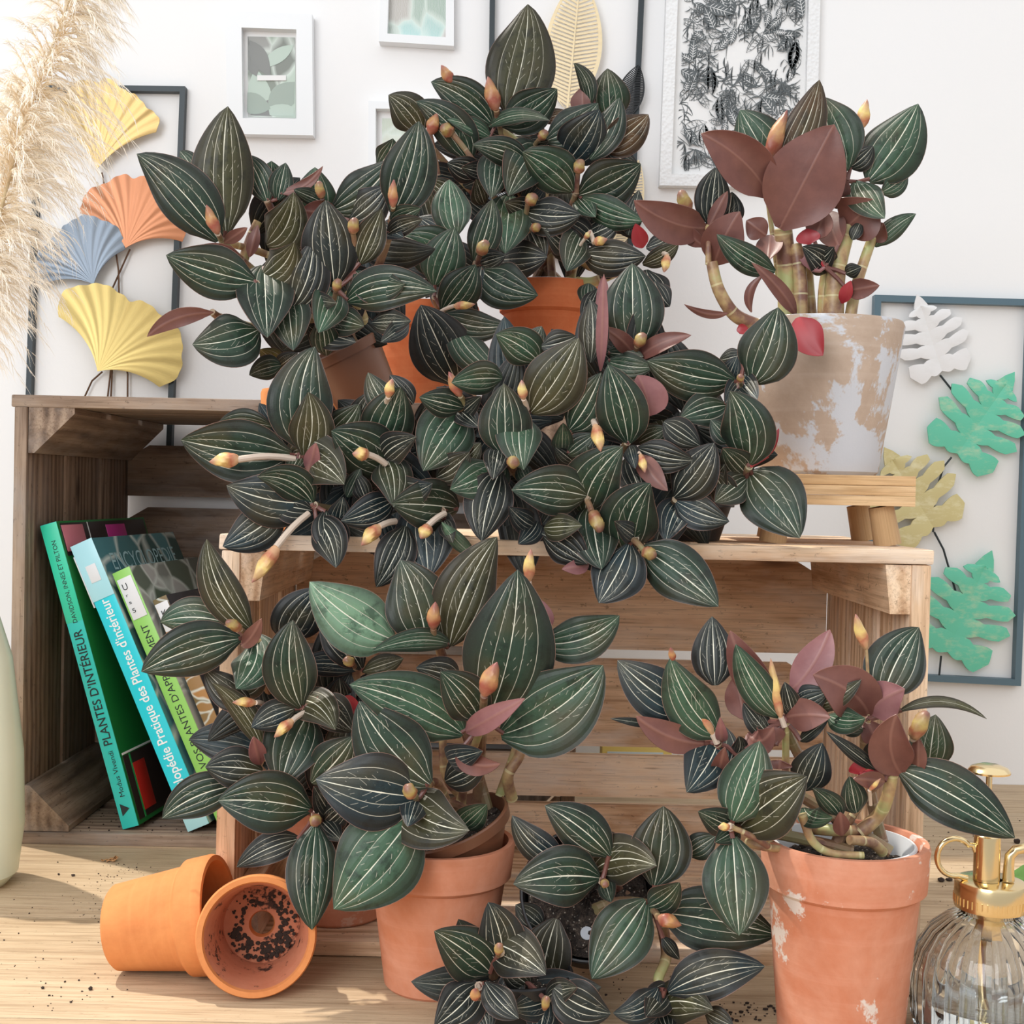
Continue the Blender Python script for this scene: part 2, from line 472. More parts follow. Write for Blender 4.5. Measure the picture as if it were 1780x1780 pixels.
# ------------------------------------------------------------------ bamboo stool
sx0, sx1 = P(1272, 860, .955).x, P(1592, 860, .955).x
st = empty('bamboo_stool', ((sx0 + sx1) / 2, 1.02, FZ), 'low bamboo plant stool with round legs under the mottled grey pot', 'plant stool')
mb = MB(); SZ = .355
for k in range(3): mb.box((sx0, .955, SZ - .023 + k * .0077), (sx1, 1.085, SZ - .023 + (k + 1) * .0077 - .0002), axis=0, bev=.0006)
mb.build('seat', M['bamboo'], st)
for px, d in ((1352, .972), (1530, .972), (1345, 1.068), (1490, 1.068)):
    p = P(px, 930, d)
    mb = MB(); mb.tube([(p.x + (.006 if px > 1400 else -.004), d, FZ), (p.x, d, SZ - .0235)], [.0105, .0095], 24); o = mb.build('leg', M['bamboo'], st)

# ------------------------------------------------------------------ pots
def pot_prof(rt, rb, h, rim, th=.0045, lip=.004):
    k = (rt - lip - rb) / (h)
    rr = lambda z: rb + k * z
    o = [(.008, 0), (rb - .002, 0), (rb, .002), (rr(h - rim), h - rim - .001), (rr(h - rim) + lip, h - rim + .002), (rt - .001, h - .003), (rt - .002, h),
         (rt - th - .001, h), (rt - th - .002, h - .003), (rr(h - rim) - th, h - rim - .002), (rb - th * .6, .008), (.009, .008), (.008, .004), (.008, 0)]
    return o
def pot(name, label, c, rt, rb, h, rim, mat, M3=None, group=None, n=72, inner=None, hole=True):
    o_mb = MB()
    pr = pot_prof(rt, rb, h, rim)
    if rim < .001: pr = [(.008, 0), (rb - .003, 0), (rb, .003), (rb + (rt - rb) * .5, h * .5), (rt - .0005, h - .004), (rt - .002, h - .0005), (rt - .006, h), (rt - .0075, h - .003), (rb + (rt - rb) * .5 - .006, h * .5), (rb - .006, .010), (.009, .010), (.008, .004), (.008, 0)]
    o_mb.lathe(pr, (0, 0, 0), n, 0, None, None, True)
    if inner:
        m = len(pr)
        for i in range(len(o_mb.f)):
            if (i // n) in (9, 10, 8): o_mb.mi[i] = 1
    o = o_mb.build(name, [mat] + ([inner] if inner else []))
    o.location = c
    if M3 is not None: o.matrix_world = Matrix.Translation(c) @ M3.to_4x4()
    tag(o, label, 'flower pot', group)
    return o
c = P(1468, 1461, .785); pot('terracotta_pot', 'large front right terracotta pot with white lime patches, thick rim', (c.x, .785, 0), .0525, .038, .126, .030, M['terra_old'])
c = P(764, 1463, .862); pot('terracotta_pot', 'front left terracotta pot with smooth lit sides, behind the two tipped empty pots', (c.x, .862, 0), .0528, .036, .099, .026, M['terra_worn'])
c = P(543, 690, 1.0); pot('terracotta_pot', 'small terracotta pot on the crate top left, holding the upper left orchid', (c.x, 1.03, FZ), .0470, .035, .113, .024, M['terra'])
c = P(742, 600, 1.27); pot('terracotta_pot', 'orange terracotta pot on the left crate behind the middle orchids', (c.x, 1.27, LZ), .053, .040, .103, .026, M['terra_top'])
c = P(955, 560, 1.28); pot('terracotta_pot', 'tall orange terracotta pot under the topmost orchid', (c.x, 1.28, LZ), .0530, .038, .128, .030, M['terra_top'])
c = P(1424, 700, 1.02); pot('clay_pot', 'mottled beige grey clay pot without rim on the bamboo stool', (c.x, 1.02, SZ), .0655, .047, .122, .0005, M['stone'])
# pot seen under the leaves inside the crate
c = P(600, 1560, .945); pot('terracotta_pot', 'shaded terracotta pot inside the crate behind the tipped pots', (P(585, 1500, .955).x, .965, .0115), .046, .036, .085, .022, M['terra_worn'])
# two empty pots tipped on the table
def tipped(label, ccx, d, az, rt, rb, h, rim, inner):
    # pot lying on its side: axis points to direction az (horizontal), tapered side on the table
    rho = math.atan2(rt - rb, h - .003)
    ax = V((math.cos(az) * math.cos(rho), math.sin(az) * math.cos(rho), math.sin(rho)))
    zx = ax; xx = V((0, 0, 1)).cross(zx).normalized(); yx = zx.cross(xx)
    M3 = Matrix((xx, yx, zx)).transposed()
    zb = rb * math.cos(rho) + .0006
    o = pot('terracotta_pot', label, V((ccx, d, zb)), rt, rb, h, rim, M['terra'], M3, inner=inner)
    return o
p = P(196, 1640, .862)
tipped('empty bright orange pot lying on its side, leftmost on the table', p.x - .001, .873, R(-4), .0415, .029, .074, .021, None)
p = P(440, 1650, .87)
tipped('empty pot tipped with its dirty inside and drain hole facing forward', p.x + .0025, .890, R(-83), .0405, .029, .064, .019, M['terra_in'])
# soil crust left in the bottom of the open pot
# ------------------------------------------------------------------ orchids
CR = {1: (0, 0, 2.543), 2: (220, 150, 3.237), 3: (620, 0, 3.179), 4: (1080, 0, 2.543), 5: (300, 500, 2.967), 6: (800, 450, 2.826),
      7: (230, 920, 2.472), 8: (530, 900, 2.070), 9: (730, 1360, 2.825), 10: (1050, 1050, 2.438)}
#  upper side colour (rgb) and last value: how purple the underside is
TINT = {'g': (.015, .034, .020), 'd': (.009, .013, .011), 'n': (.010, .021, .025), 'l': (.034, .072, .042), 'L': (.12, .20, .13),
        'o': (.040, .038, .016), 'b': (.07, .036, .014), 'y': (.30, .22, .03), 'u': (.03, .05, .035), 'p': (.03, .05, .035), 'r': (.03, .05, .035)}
M['red_under'] = plain('red_leaf_underside', (.34, .028, .035), .4)

def leaf_mesh(base, tip, width, bow, bulge, roll, under, rnd, node=None):
    """curved leaf with thickness between two places in space; returns verts, faces, attributes"""
    D = tip - base; L = D.length
    mid = (base + tip) / 2
    view = (CAM - mid).normalized()
    side = D.cross(view)
    if side.length < 1e-5: side = V((1, 0, 0))
    side.normalize()
    out = side.cross(D).normalized()
    NU, NV = 10, 18
    shp = rnd.uniform(.76, .92)
    cup = rnd.uniform(.10, .30); fold = rnd.uniform(.05, .28); und = rnd.uniform(.01, .075); ph = rnd.uniform(0, 6.3); tw = rnd.uniform(-.35, .35)
    sgn = -1 if under else 1
    cen = []
    for i in range(NV + 1):
        s = i / NV
        q = base + D * s + side * (bow * L * 4 * s * (1 - s)) + out * (bulge * L * 4 * s * (1 - s) * (1 - .25 * s))
        cen.append(q)
    top = []; at = []
    for i in range(NV + 1):
        s = i / NV
        t = (cen[min(i + 1, NV)] - cen[max(i - 1, 0)]).normalized()
        sd = t.cross(view)
        if sd.length < .05: sd = side.copy()
        sd.normalize()
        a = roll * (.6 + .4 * math.cos(s * 2.5)) + tw * (s - .4)
        nr = sd.cross(t).normalized()
        sd2 = sd * math.cos(a) + nr * math.sin(a)
        nr2 = sd2.cross(t).normalized() * sgn
        sv = min(max(s, .0), 1)
        w = (math.sin(PI * sv ** shp) ** .74 * (1 - .10 * sv ** 5) if 0 < s < 1 else 0) * width / 2
        if s < .12: w = max(w * .92, width * .07)
        if i == NV: w = 0.0001
        for k in range(NU + 1):
            u = -1 + 2 * k / NU
            z = w * (fold * abs(u) - cup * u * u * 1.2 + fold * .0) + und * width * math.sin(7 * s + ph + (2 if u > 0 else 0)) * u * u * math.sin(PI * s)
            top.append(cen[i] + sd2 * (u * w) + nr2 * z)
            at.append((u, s, w))
    n = len(top)
    nrm = []
    for i in range(NV + 1):
        for k in range(NU + 1):
            a_ = top[min(i + 1, NV) * (NU + 1) + k] - top[max(i - 1, 0) * (NU + 1) + k]
            b_ = top[i * (NU + 1) + min(k + 1, NU)] - top[i * (NU + 1) + max(k - 1, 0)]
            x = b_.cross(a_)
            nrm.append(x.normalized() if x.length > 1e-12 else out)
    # make sure nrm points to the upper side
    m_ = (NV // 2) * (NU + 1) + NU // 2
    flip = nrm[m_].dot(out) * sgn < 0
    if flip: nrm = [-x for x in nrm]
    bot = [p - x * .0005 for p, x in zip(top, nrm)]
    vs_ = top + bot; at = at + at
    fs = []; mi = []
    for i in range(NV):
        for k in range(NU):
            q = [i * (NU + 1) + k, i * (NU + 1) + k + 1, (i + 1) * (NU + 1) + k + 1, (i + 1) * (NU + 1) + k]
            if flip: q = q[::-1]
            fs.append(q); mi.append(0)
            fs.append([x + n for x in q[::-1]]); mi.append(1)
    def strip(a, b):
        q = [a, b, b + n, a + n]
        fs.append(q); mi.append(1)
    for i in range(NV):
        strip(i * (NU + 1), (i + 1) * (NU + 1)); strip((i + 1) * (NU + 1) + NU, i * (NU + 1) + NU)
    for k in range(NU):
        strip(k + 1, k); strip(NV * (NU + 1) + k, NV * (NU + 1) + k + 1)
    # petiole
    if node is not None and (node - base).length > .003:
        pts = [node, (node + base) / 2 - out * .002, base + (cen[1] - base) * .5]
        if (node - base).length < .026:
            b0 = len(vs_); up = out
            for i, p in enumerate(pts):
                t = (pts[min(i + 1, 2)] - pts[max(i - 1, 0)]).normalized()
                a_ = up - t * up.dot(t); a_.normalize(); b_ = t.cross(a_)
                for k in range(7):
                    an = 2 * PI * k / 7
                    vs_.append(p + (a_ * math.cos(an) + b_ * math.sin(an)) * .0016); at.append((.5, .1, .01))
            for i in range(2):
                for k in range(7):
                    k2 = (k + 1) % 7
                    fs.append([b0 + i * 7 + k, b0 + i * 7 + k2, b0 + (i + 1) * 7 + k2, b0 + (i + 1) * 7 + k]); mi.append(1)
    return vs_, fs, mi, at

def make_leaf(root, base, tip, width, bow, bulge, roll, tint, rnd, node):
    under = tint in 'upr'
    vs_, fs, mi, at = leaf_mesh(base, tip, width, bow, bulge, roll, under, rnd, node)
    me = bpy.data.meshes.new('leaf')
    off = root.location
    me.from_pydata([tuple(p - off) for p in vs_], [], fs)
    me.materials.append(M['leaf']); me.materials.append(M['red_under'] if tint == 'r' else M['under'])
    me.polygons.foreach_set('material_index', mi)
    me.polygons.foreach_set('use_smooth', [True] * len(fs))
    for nm, k in (('lu', 0), ('lv', 1), ('lw', 2)):
        a = me.attributes.new(nm, 'FLOAT', 'POINT'); a.data.foreach_set('value', [x[k] for x in at])
    me.update()
    try: me.set_sharp_from_angle(angle=R(50))
    except Exception: pass
    o = bpy.data.objects.new('leaf', me); C.objects.link(o); o.parent = root
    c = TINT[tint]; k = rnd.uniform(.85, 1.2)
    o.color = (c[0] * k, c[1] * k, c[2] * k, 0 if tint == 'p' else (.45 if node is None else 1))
    if tint == 'u' : o['label'] = 'leaf showing its burgundy underside'
    if tint == 'p': o['label'] = 'leaf showing its pink underside'
    if tint == 'r': o['label'] = 'bright red old leaf'
    return o

def make_bud(root, s0, b, tip, w, kind, rnd):
    """flower bud: stem from s0 to b, pointed scaly bud from b to tip"""
    ax = tip - b; L = ax.length
    r = w / 2
    prof = [(.30, 0), (.62, .08), (.86, .2), (1, .36), (.97, .5), (.80, .66), (.55, .8), (.28, .92), (.03, 1.0)]
    if kind == 'k': prof = [(.35, 0), (.75, .08), (.98, .25), (1, .5), (.92, .7), (.7, .86), (.4, .96), (.03, 1)]
    z = ax.normalized(); x = z.orthogonal().normalized(); y = z.cross(x)
    M3 = Matrix((x, y, z)).transposed()
    mb = MB()
    vs_ = []; g = []; n = 14
    for i in range(len(prof) * 2 - 1):
        a = prof[i // 2]; bb = prof[min(i // 2 + 1, len(prof) - 1)]
        f = .5 if i % 2 else 0
        rr = a[0] * (1 - f) + bb[0] * f; h = a[1] * (1 - f) + bb[1] * f
        for k in range(n):
            th = 2 * PI * k / n
            q = r * rr * (1 + .10 * math.cos(3 * th + 9 * h))
            bend = x * (.10 * L * h * h)
            vs_.append(b + M3 @ V((q * math.cos(th), q * math.sin(th), h * L)) + bend); g.append((h, th, 0))
    fs = []
    m = len(prof) * 2 - 1
    for i in range(m - 1):
        for k in range(n):
            k2 = (k + 1) % n; fs.append([i * n + k, i * n + k2, (i + 1) * n + k2, (i + 1) * n + k])
    fs.append(list(range(n))[::-1])
    mb.add(vs_, fs, 0, g, True)
    o = mb.build('flower_bud', M['bud'], root)
    o.color = {'y': (1.6, 1.9, 1.9, 1), 'k': (.85, 1.0, .95, 1), 'w': (1.5, 2.0, 2.2, 1)}.get(kind, (1, .85, .95, 1))
    if (s0 - b).length > .004:
        mb = MB()
        pts = [s0.lerp(b, t) + V((0, 0, .05 * (s0 - b).length * math.sin(t * PI))) for t in (0, .25, .5, .75, 1.04)]
        mb.tube(pts, [w * .17 + .0006] * 5, 9)
        mb.build('flower_stem', M['white_stem'] if kind in 'yw' else M['stem'], root)

def plant(data, label, d, soil_px, soil_d, seed, potspec=None, gap=None):
    """data rows:  C crop | R x y dz | L bx by tx ty w bow t tint | B sx sy bx by tx ty w kind | S r x y dz x y dz ... | X cx cy rx ry n dz"""
    rnd = random.Random(seed)
    sp = P(*soil_px, soil_d) if len(soil_px) == 2 else V(soil_px)
    root = empty('potted_jewel_orchid', sp - V((0, 0, .05)), label, 'orchid')
    cr = CR[2]; node = None; nd = d
    def px(x, y): return (cr[0] + x / cr[2], cr[1] + y / cr[2])
    cnt = 0
    for row in data.strip().split('\n'):
        p = row.split('#')[0].split()
        if not p: continue
        k = p[0]
        if k == 'C': cr = CR[int(p[1])]; continue
        if k == 'R':
            x, y, dz = map(float, p[1:4]); nd = d - dz / 100
            node = P(*px(x, y), nd)
            if len(p) == 4:      # shoot stem down to the soil
                mb = MB()
                back = node + V((0, .012, -.004))
                e = sp + V((rnd.uniform(-.02, .02), rnd.uniform(-.012, .012), -.004))
                m1 = back.lerp(e, .35) + V((0, .018, .0)); m2 = back.lerp(e, .7) + V((0, .012, .0))
                pts = [node]
                ctrl = [node, back, m1, m2, e]
                for i in range(9):
                    t = (i + 1) / 9; q = [c_.copy() for c_ in ctrl]
                    while len(q) > 1: q = [q[j].lerp(q[j + 1], t) for j in range(len(q) - 1)]
                    pts.append(q[0])
                mb.tube(pts, [.0028 + .0012 * i / 9 for i in range(10)], 9)
                o = mb.build('shoot', M['stem'], root); o.color = (1, 1, 1, 1)
        elif k == 'S':
            r = float(p[1]) / cr[2] * d / FPX
            q = [float(a) for a in p[2:]]
            ctrl = [P(*px(q[i], q[i + 1]), d - q[i + 2] / 100) for i in range(0, len(q), 3)]
            pts = []
            for i in range(len(ctrl) - 1):        # Catmull-Rom
                p0 = ctrl[max(i - 1, 0)]; p1 = ctrl[i]; p2 = ctrl[i + 1]; p3 = ctrl[min(i + 2, len(ctrl) - 1)]
                for s in range(6):
                    t = s / 6
                    pts.append(.5 * ((2 * p1) + (p2 - p0) * t + (2 * p0 - 5 * p1 + 4 * p2 - p3) * t * t + (3 * p1 - 3 * p2 + p3 - p0) * t ** 3))
            pts.append(ctrl[-1])
            mb = MB(); mb.tube(pts, [r * (1.12 - .25 * i / len(pts)) for i in range(len(pts))], 12)
            o = mb.build('shoot', M['stem'], root); o.color = (1.7, 2.0, 1.7, 1)
        elif k == 'L':
            bx, by, tx, ty, w = map(float, p[1:6])
            bow = float(p[6]); t = float(p[7]); tint = p[8]
            ln = math.hypot(tx - bx, ty - by); bd = nd
            if tint not in 'upr' and w > 60 and ln < 1.45 * w:
                kx = 1.45 * w / max(ln, 1); bx, by = tx + (bx - tx) * kx, ty + (by - ty) * kx; bd = nd + min(.016, .012 * kx)
            b = P(*px(bx, by), bd); tp = P(*px(tx, ty), nd - t / 100)
            wid = w / cr[2] * (nd - t / 200) / FPX
            roll = rnd.uniform(-.42, .42); L = (tp - b).length
            if len(p) > 9: roll = float(p[9])
            wid = wid / math.cos(roll) * 1.17
            make_leaf(root, b, tp, wid, bow, rnd.uniform(.03, .13), roll, tint, rnd, node)
            cnt += 1
        elif k == 'B':
            sx, sy, bx, by, tx, ty, w = map(float, p[1:8])
            t = 1.3 + (float(p[9]) if len(p) > 9 else 0)
            make_bud(root, P(*px(sx, sy), nd - .002), P(*px(bx, by), nd - t / 100), P(*px(tx, ty), nd - t / 100 - .006), w / cr[2] * nd / FPX, p[8], rnd)
        elif k == 'X':
            cx, cy, rx, ry, n, dz = map(float, p[1:7])
            for i in range(int(n)):
                a = rnd.uniform(0, 6.28); q = math.sqrt(rnd.random())
                x, y = cx + rx * q * math.cos(a), cy + ry * q * math.sin(a)
                dd = d - dz / 100 + rnd.uniform(-.008, .008)
                b = P(*px(x, y), dd); ln = rnd.uniform(.045, .07); an = rnd.uniform(0, 6.28)
                tp = b + V((math.cos(an) * ln, rnd.uniform(-.02, .01), math.sin(an) * ln))
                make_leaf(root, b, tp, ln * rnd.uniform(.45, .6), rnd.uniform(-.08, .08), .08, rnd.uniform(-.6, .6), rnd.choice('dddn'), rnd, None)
    return root

def nursery(root, c, rt, rb, h, M3, mat, name='nursery_pot', soil_z=.006):
    """thin inner pot with soil; c is the centre of its rim"""
    T = Matrix.Translation(V(c)) @ M3.to_4x4() @ Matrix.Translation((0, 0, -h))
    mb = MB(); mb.lathe([(.004, 0), (rb, 0), (rt - .0025, h - .008), (rt, h - .008), (rt + .0008, h - .001), (rt, h), (rt - .0012, h), (rt - .003, h - .009), (rb - .0012, .0012), (.004, .0012)], (0, 0, 0), 56, 0, None, None, True)
    mb.v = [T @ p for p in mb.v]
    mb.build(name, mat, root)
    mb = MB(); rnd = random.Random(7)
    N, Rr = 40, 9
    vs_ = [V((0, 0, h - soil_z))]
    rs = (rb + (rt - rb) * (h - soil_z) / h) - .0035
    for i in range(1, Rr + 1):
        for k in range(N):
            a = 2 * PI * k / N; r = rs * i / Rr
            vs_.append(V((r * math.cos(a), r * math.sin(a), h - soil_z + (rnd.uniform(-.0015, .0025) if i < Rr else -.001))))
    fs = [[0, 1 + k, 1 + (k + 1) % N] for k in range(N)]
    for i in range(Rr - 1):
        for k in range(N):
            k2 = (k + 1) % N; fs.append([1 + i * N + k, 1 + (i + 1) * N + k, 1 + (i + 1) * N + k2, 1 + i * N + k2])
    # lumps of bark
    mb.add([T @ p for p in vs_], fs)
    for i in range(60):
        a = rnd.uniform(0, 6.28); r = rs * .9 * math.sqrt(rnd.random()); s = rnd.uniform(.0012, .0034)
        bm = bmesh.new(); bmesh.ops.create_icosphere(bm, subdivisions=1, radius=s)
        for v in bm.verts: v.co = T @ (V((v.co.x * rnd.uniform(.7, 1.5), v.co.y * rnd.uniform(.6, 1.2), v.co.z * .8)) + V((r * math.cos(a), r * math.sin(a), h - soil_z + .001)))
        mb.addbm(bm)
    mb.build('soil', M['soil'], root, sharp=20)

def tilt(ax_deg_y, ax_deg_x=0): return Matrix.Rotation(R(ax_deg_y), 3, 'Y') @ Matrix.Rotation(R(ax_deg_x), 3, 'X')
# ---- upper left orchid (A)
A = '''
C 2
R 535 865 5
L 520 870 57 380 280 .06 1.5 g 0.1
L 560 830 570 112 300 -.03 .5 o -0.1
L 550 880 680 795 60 0 1 u
B 530 865 515 830 435 672 66 p
R 730 1110 5.5
L 725 1100 222 950 260 -.03 2 g 0.1
L 640 970 345 940 95 .05 1.5 u 0.5
L 740 1085 945 878 205 .12 1.5 o
L 780 1150 792 1415 280 0 2.5 g 0
L 740 1370 370 1452 260 -.06 2 g
L 915 1270 938 1487 205 0 2 g
R 480 1270 3
L 490 1275 115 1410 85 .10 0 u 0.3
L 850 1560 750 1480 120 0 0 y
L 870 1570 690 1625 120 .05 1 g
L 880 1560 960 1500 90 0 0 d
R 790 640 3
L 790 650 670 385 140 .05 0 g
L 820 630 815 420 180 0 0 l
L 850 640 895 430 120 0 0 g
L 870 600 1105 448 55 .12 1 u 0.4
L 400 540 300 365 110 .05 -1 g
L 800 870 940 595 230 .12 2 o 0.1
L 1060 660 1060 455 210 0 0 l
L 1100 650 940 580 80 0 1 g
B 1105 660 1100 630 1072 535 52 k
L 960 880 965 770 110 0 0 d
L 690 960 740 780 60 0 0 u
R 1180 1140 5
L 1170 1130 1120 640 280 0 1 d 0
L 930 1250 1050 862 210 .08 1 d
L 1310 1000 1435 690 160 .0 1 o
L 1290 1040 1565 1112 180 .12 2.5 g
L 1240 1210 1745 1155 220 -.10 2 g 0.1
L 1160 1190 1080 1388 185 0 2.5 l
L 1110 1210 1180 1220 90 0 3 d
L 1190 1310 1335 1350 150 0 1.5 g
L 1120 1480 1100 1300 150 0 1 g
L 1150 1400 1290 1440 150 0 .5 d
L 1120 1420 1010 1340 120 0 .5 d
B 1170 1200 1178 1150 1188 1085 52 k
B 1290 930 1275 830 1275 740 62 k
L 1380 1330 1600 1320 120 0 3 n
L 1590 1330 1430 1440 100 0 3 n
R 1180 720 2.5
L 1150 700 1498 405 230 .10 1 g 0.1
L 1250 760 1468 560 190 .05 1 n
L 1180 720 980 700 120 0 1 u
R 1495 740 4
L 1500 720 1645 195 270 .05 1 g 0
B 1500 720 1500 680 1492 525 55 p
L 1485 760 1655 685 110 0 1.5 g
L 1470 830 1665 750 100 -.05 1.5 d
L 1470 800 1560 850 100 0 1 n
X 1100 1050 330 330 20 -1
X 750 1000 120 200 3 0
S 30 1350 1480 -1 1330 1300 0 1250 1150 1
S 22 1260 1420 -1 1180 1300 0 1000 1200 1 760 1130 3
S 22 1270 1420 -1 1100 1100 0 800 950 1 560 880 3
S 26 650 1000 2 700 850 2 740 760 2
'''
soil = P(592, 600, .985)
ra = plant(A, 'jewel orchid in a brown tilted nursery pot at the upper left, reaching furthest left', .985, (600, 590), .99, 11)
nursery(ra, P(588, 604, 1.0), .0345, .026, .066, Matrix.Rotation(R(-27), 3, 'Y') @ Matrix.Rotation(R(12), 3, 'X'), M['brown_plastic'])

# ---- topmost orchid (B)
B_ = '''
C 3
R 785 665 3
L 830 620 946 22 330 .05 0 o 0
L 750 690 410 452 190 .08 1.5 g
L 800 690 1108 490 205 .06 1.5 g
L 730 700 1065 665 75 -.12 3 l 0.2
L 740 760 500 660 90 .06 2 l
B 780 670 772 610 712 425 82 p
B 560 600 530 460 460 365 62 p
R 330 700 3
L 330 700 175 525 190 .08 0 o
L 620 890 328 560 190 .12 2 g
L 140 870 200 765 120 .1 0 g
B 450 970 405 745 440 612 70 p
B 680 950 530 740 465 690 72 k
R 1210 1070 4
L 1195 1060 915 840 220 .06 2.5 l 0.2
L 1225 1080 1570 905 235 .05 2 g
L 1240 1090 1585 1220 150 .08 2 l
B 1215 1070 1222 960 1235 878 62 k
L 1220 1090 1320 1200 110 0 2 l
R 1010 800 3
L 1170 880 1342 605 240 .04 2 n
L 1040 780 1335 570 190 .08 1 g
L 1290 880 1452 540 150 .06 1 g
L 1360 830 1612 632 180 .05 .5 b
L 1020 665 1165 615 70 0 0 b
L 1380 830 1555 905 110 .06 0 d
L 1290 580 1200 348 75 .12 1 g 0.6
L 1400 600 1385 378 200 0 0 l
L 1250 640 1250 480 120 0 0 u
B 985 800 1010 770 1048 720 50 k
L 950 800 1060 780 80 0 1 d
R 690 960 4
L 760 970 745 1095 170 0 3 g
L 720 960 580 925 100 0 2 d
L 650 960 500 900 130 0 0 d
L 940 900 640 800 140 .06 2 g
L 940 920 838 1082 220 .05 3 g 0.2
L 860 930 840 820 120 0 1 n
L 680 1050 660 990 100 0 1 o
L 500 1080 390 990 130 0 0 o
L 480 1160 330 1100 110 0 0 n
R 920 1170 4.5
L 925 1165 1240 1185 190 .06 2 d 0.2
L 920 1160 820 1120 130 0 2 d
B 935 1190 945 1130 985 1070 66 k
B 950 1280 970 1265 1012 1250 50 k
L 840 1170 820 1402 230 0 3 l 0.1
L 810 1160 760 1350 130 0 1 n
L 880 1430 1055 1420 180 0 1 d
L 970 1300 1040 1440 140 0 1 d
R 1180 1400 5
L 1180 1390 1035 1270 140 .08 1 n
L 1200 1400 1160 1500 160 0 3 g
L 1180 1380 1100 1230 170 0 0 d
L 1280 1330 1110 1210 160 0 0 d
L 1250 1400 1598 1415 180 .05 2 d
L 1310 1290 1455 1225 150 0 0 d
L 1300 1310 1440 1210 120 0 -1 d
B 1210 1400 1260 1320 1290 1275 30 w
B 1290 1280 1310 1340 1385 1325 52 y
L 1500 1300 1560 1050 100 0 0 d
L 1580 1370 1540 1235 80 0 1 r
L 1600 1370 1768 1285 90 .05 .5 d
L 1580 1460 1780 1345 95 .06 .5 o
L 1600 1490 1720 1695 160 .06 1 d
L 1350 1540 1420 1440 80 0 1 d
B 1690 1400 1715 1410 1705 1510 52 y
L 1280 1580 1270 1710 100 0 1 g
L 1330 1600 1250 1790 100 0 1 d
L 1365 1520 1345 1900 62 0 2 p 0.1
X 980 1000 400 330 32 -1
X 600 950 200 150 6 -1
S 26 1180 1570 -1 1190 1500 0 1215 1430 2
S 28 1220 1560 0 1300 1560 1 1400 1520 1 1500 1480 0
S 20 1240 1440 0 1300 1480 0 1340 1440 0
S 22 1080 1540 -2 1050 1200 -1 1000 900 0 800 720 2
'''
rb = plant(B_, 'tallest jewel orchid at the top, its pointed leaf above all others', 1.25, (955, 490), 1.28, 12)
nursery(rb, P(955, 494, 1.28), .0455, .034, .10, Matrix.Identity(3), M['white_plastic'], 'inner_pot')

# ---- orchid between the two (C)
C_ = '''
C 3
R 660 1450 2
L 690 1490 1003 1632 230 .08 2 g 0.1
L 650 1440 750 1100 160 .05 0 g
L 700 1450 825 1412 110 0 1 d
L 690 1470 665 1660 130 0 1 n
B 665 1460 680 1410 712 1325 66 k
R 430 1640 3.5
L 430 1580 542 1255 220 0 1 l 0
L 480 1440 248 1300 240 .05 0 l 0.1
L 470 1720 658 1462 190 .05 1 g
L 550 1300 512 992 190 -.03 -1 l 0
L 470 1290 340 1200 130 0 -2 n
X 560 1350 230 180 9 -3
C 5
R 1370 130 4
L 1400 140 1737 192 150 .10 1.5 g 0.2
L 1445 165 1722 468 150 .10 2.5 l 0.3
L 1470 500 1280 88 280 0 1 d 0
B 1360 140 1450 95 1558 92 42 y
S 22 1560 600 -1 1480 400 -2 1400 200 0
'''
rc = plant(C_, 'jewel orchid in the orange pot between the topmost plant and the upper left one', 1.16, (745, 560), 1.25, 13)
nursery(rc, P(744, 553, 1.268), .044, .032, .09, Matrix.Identity(3), M['black_plastic'])

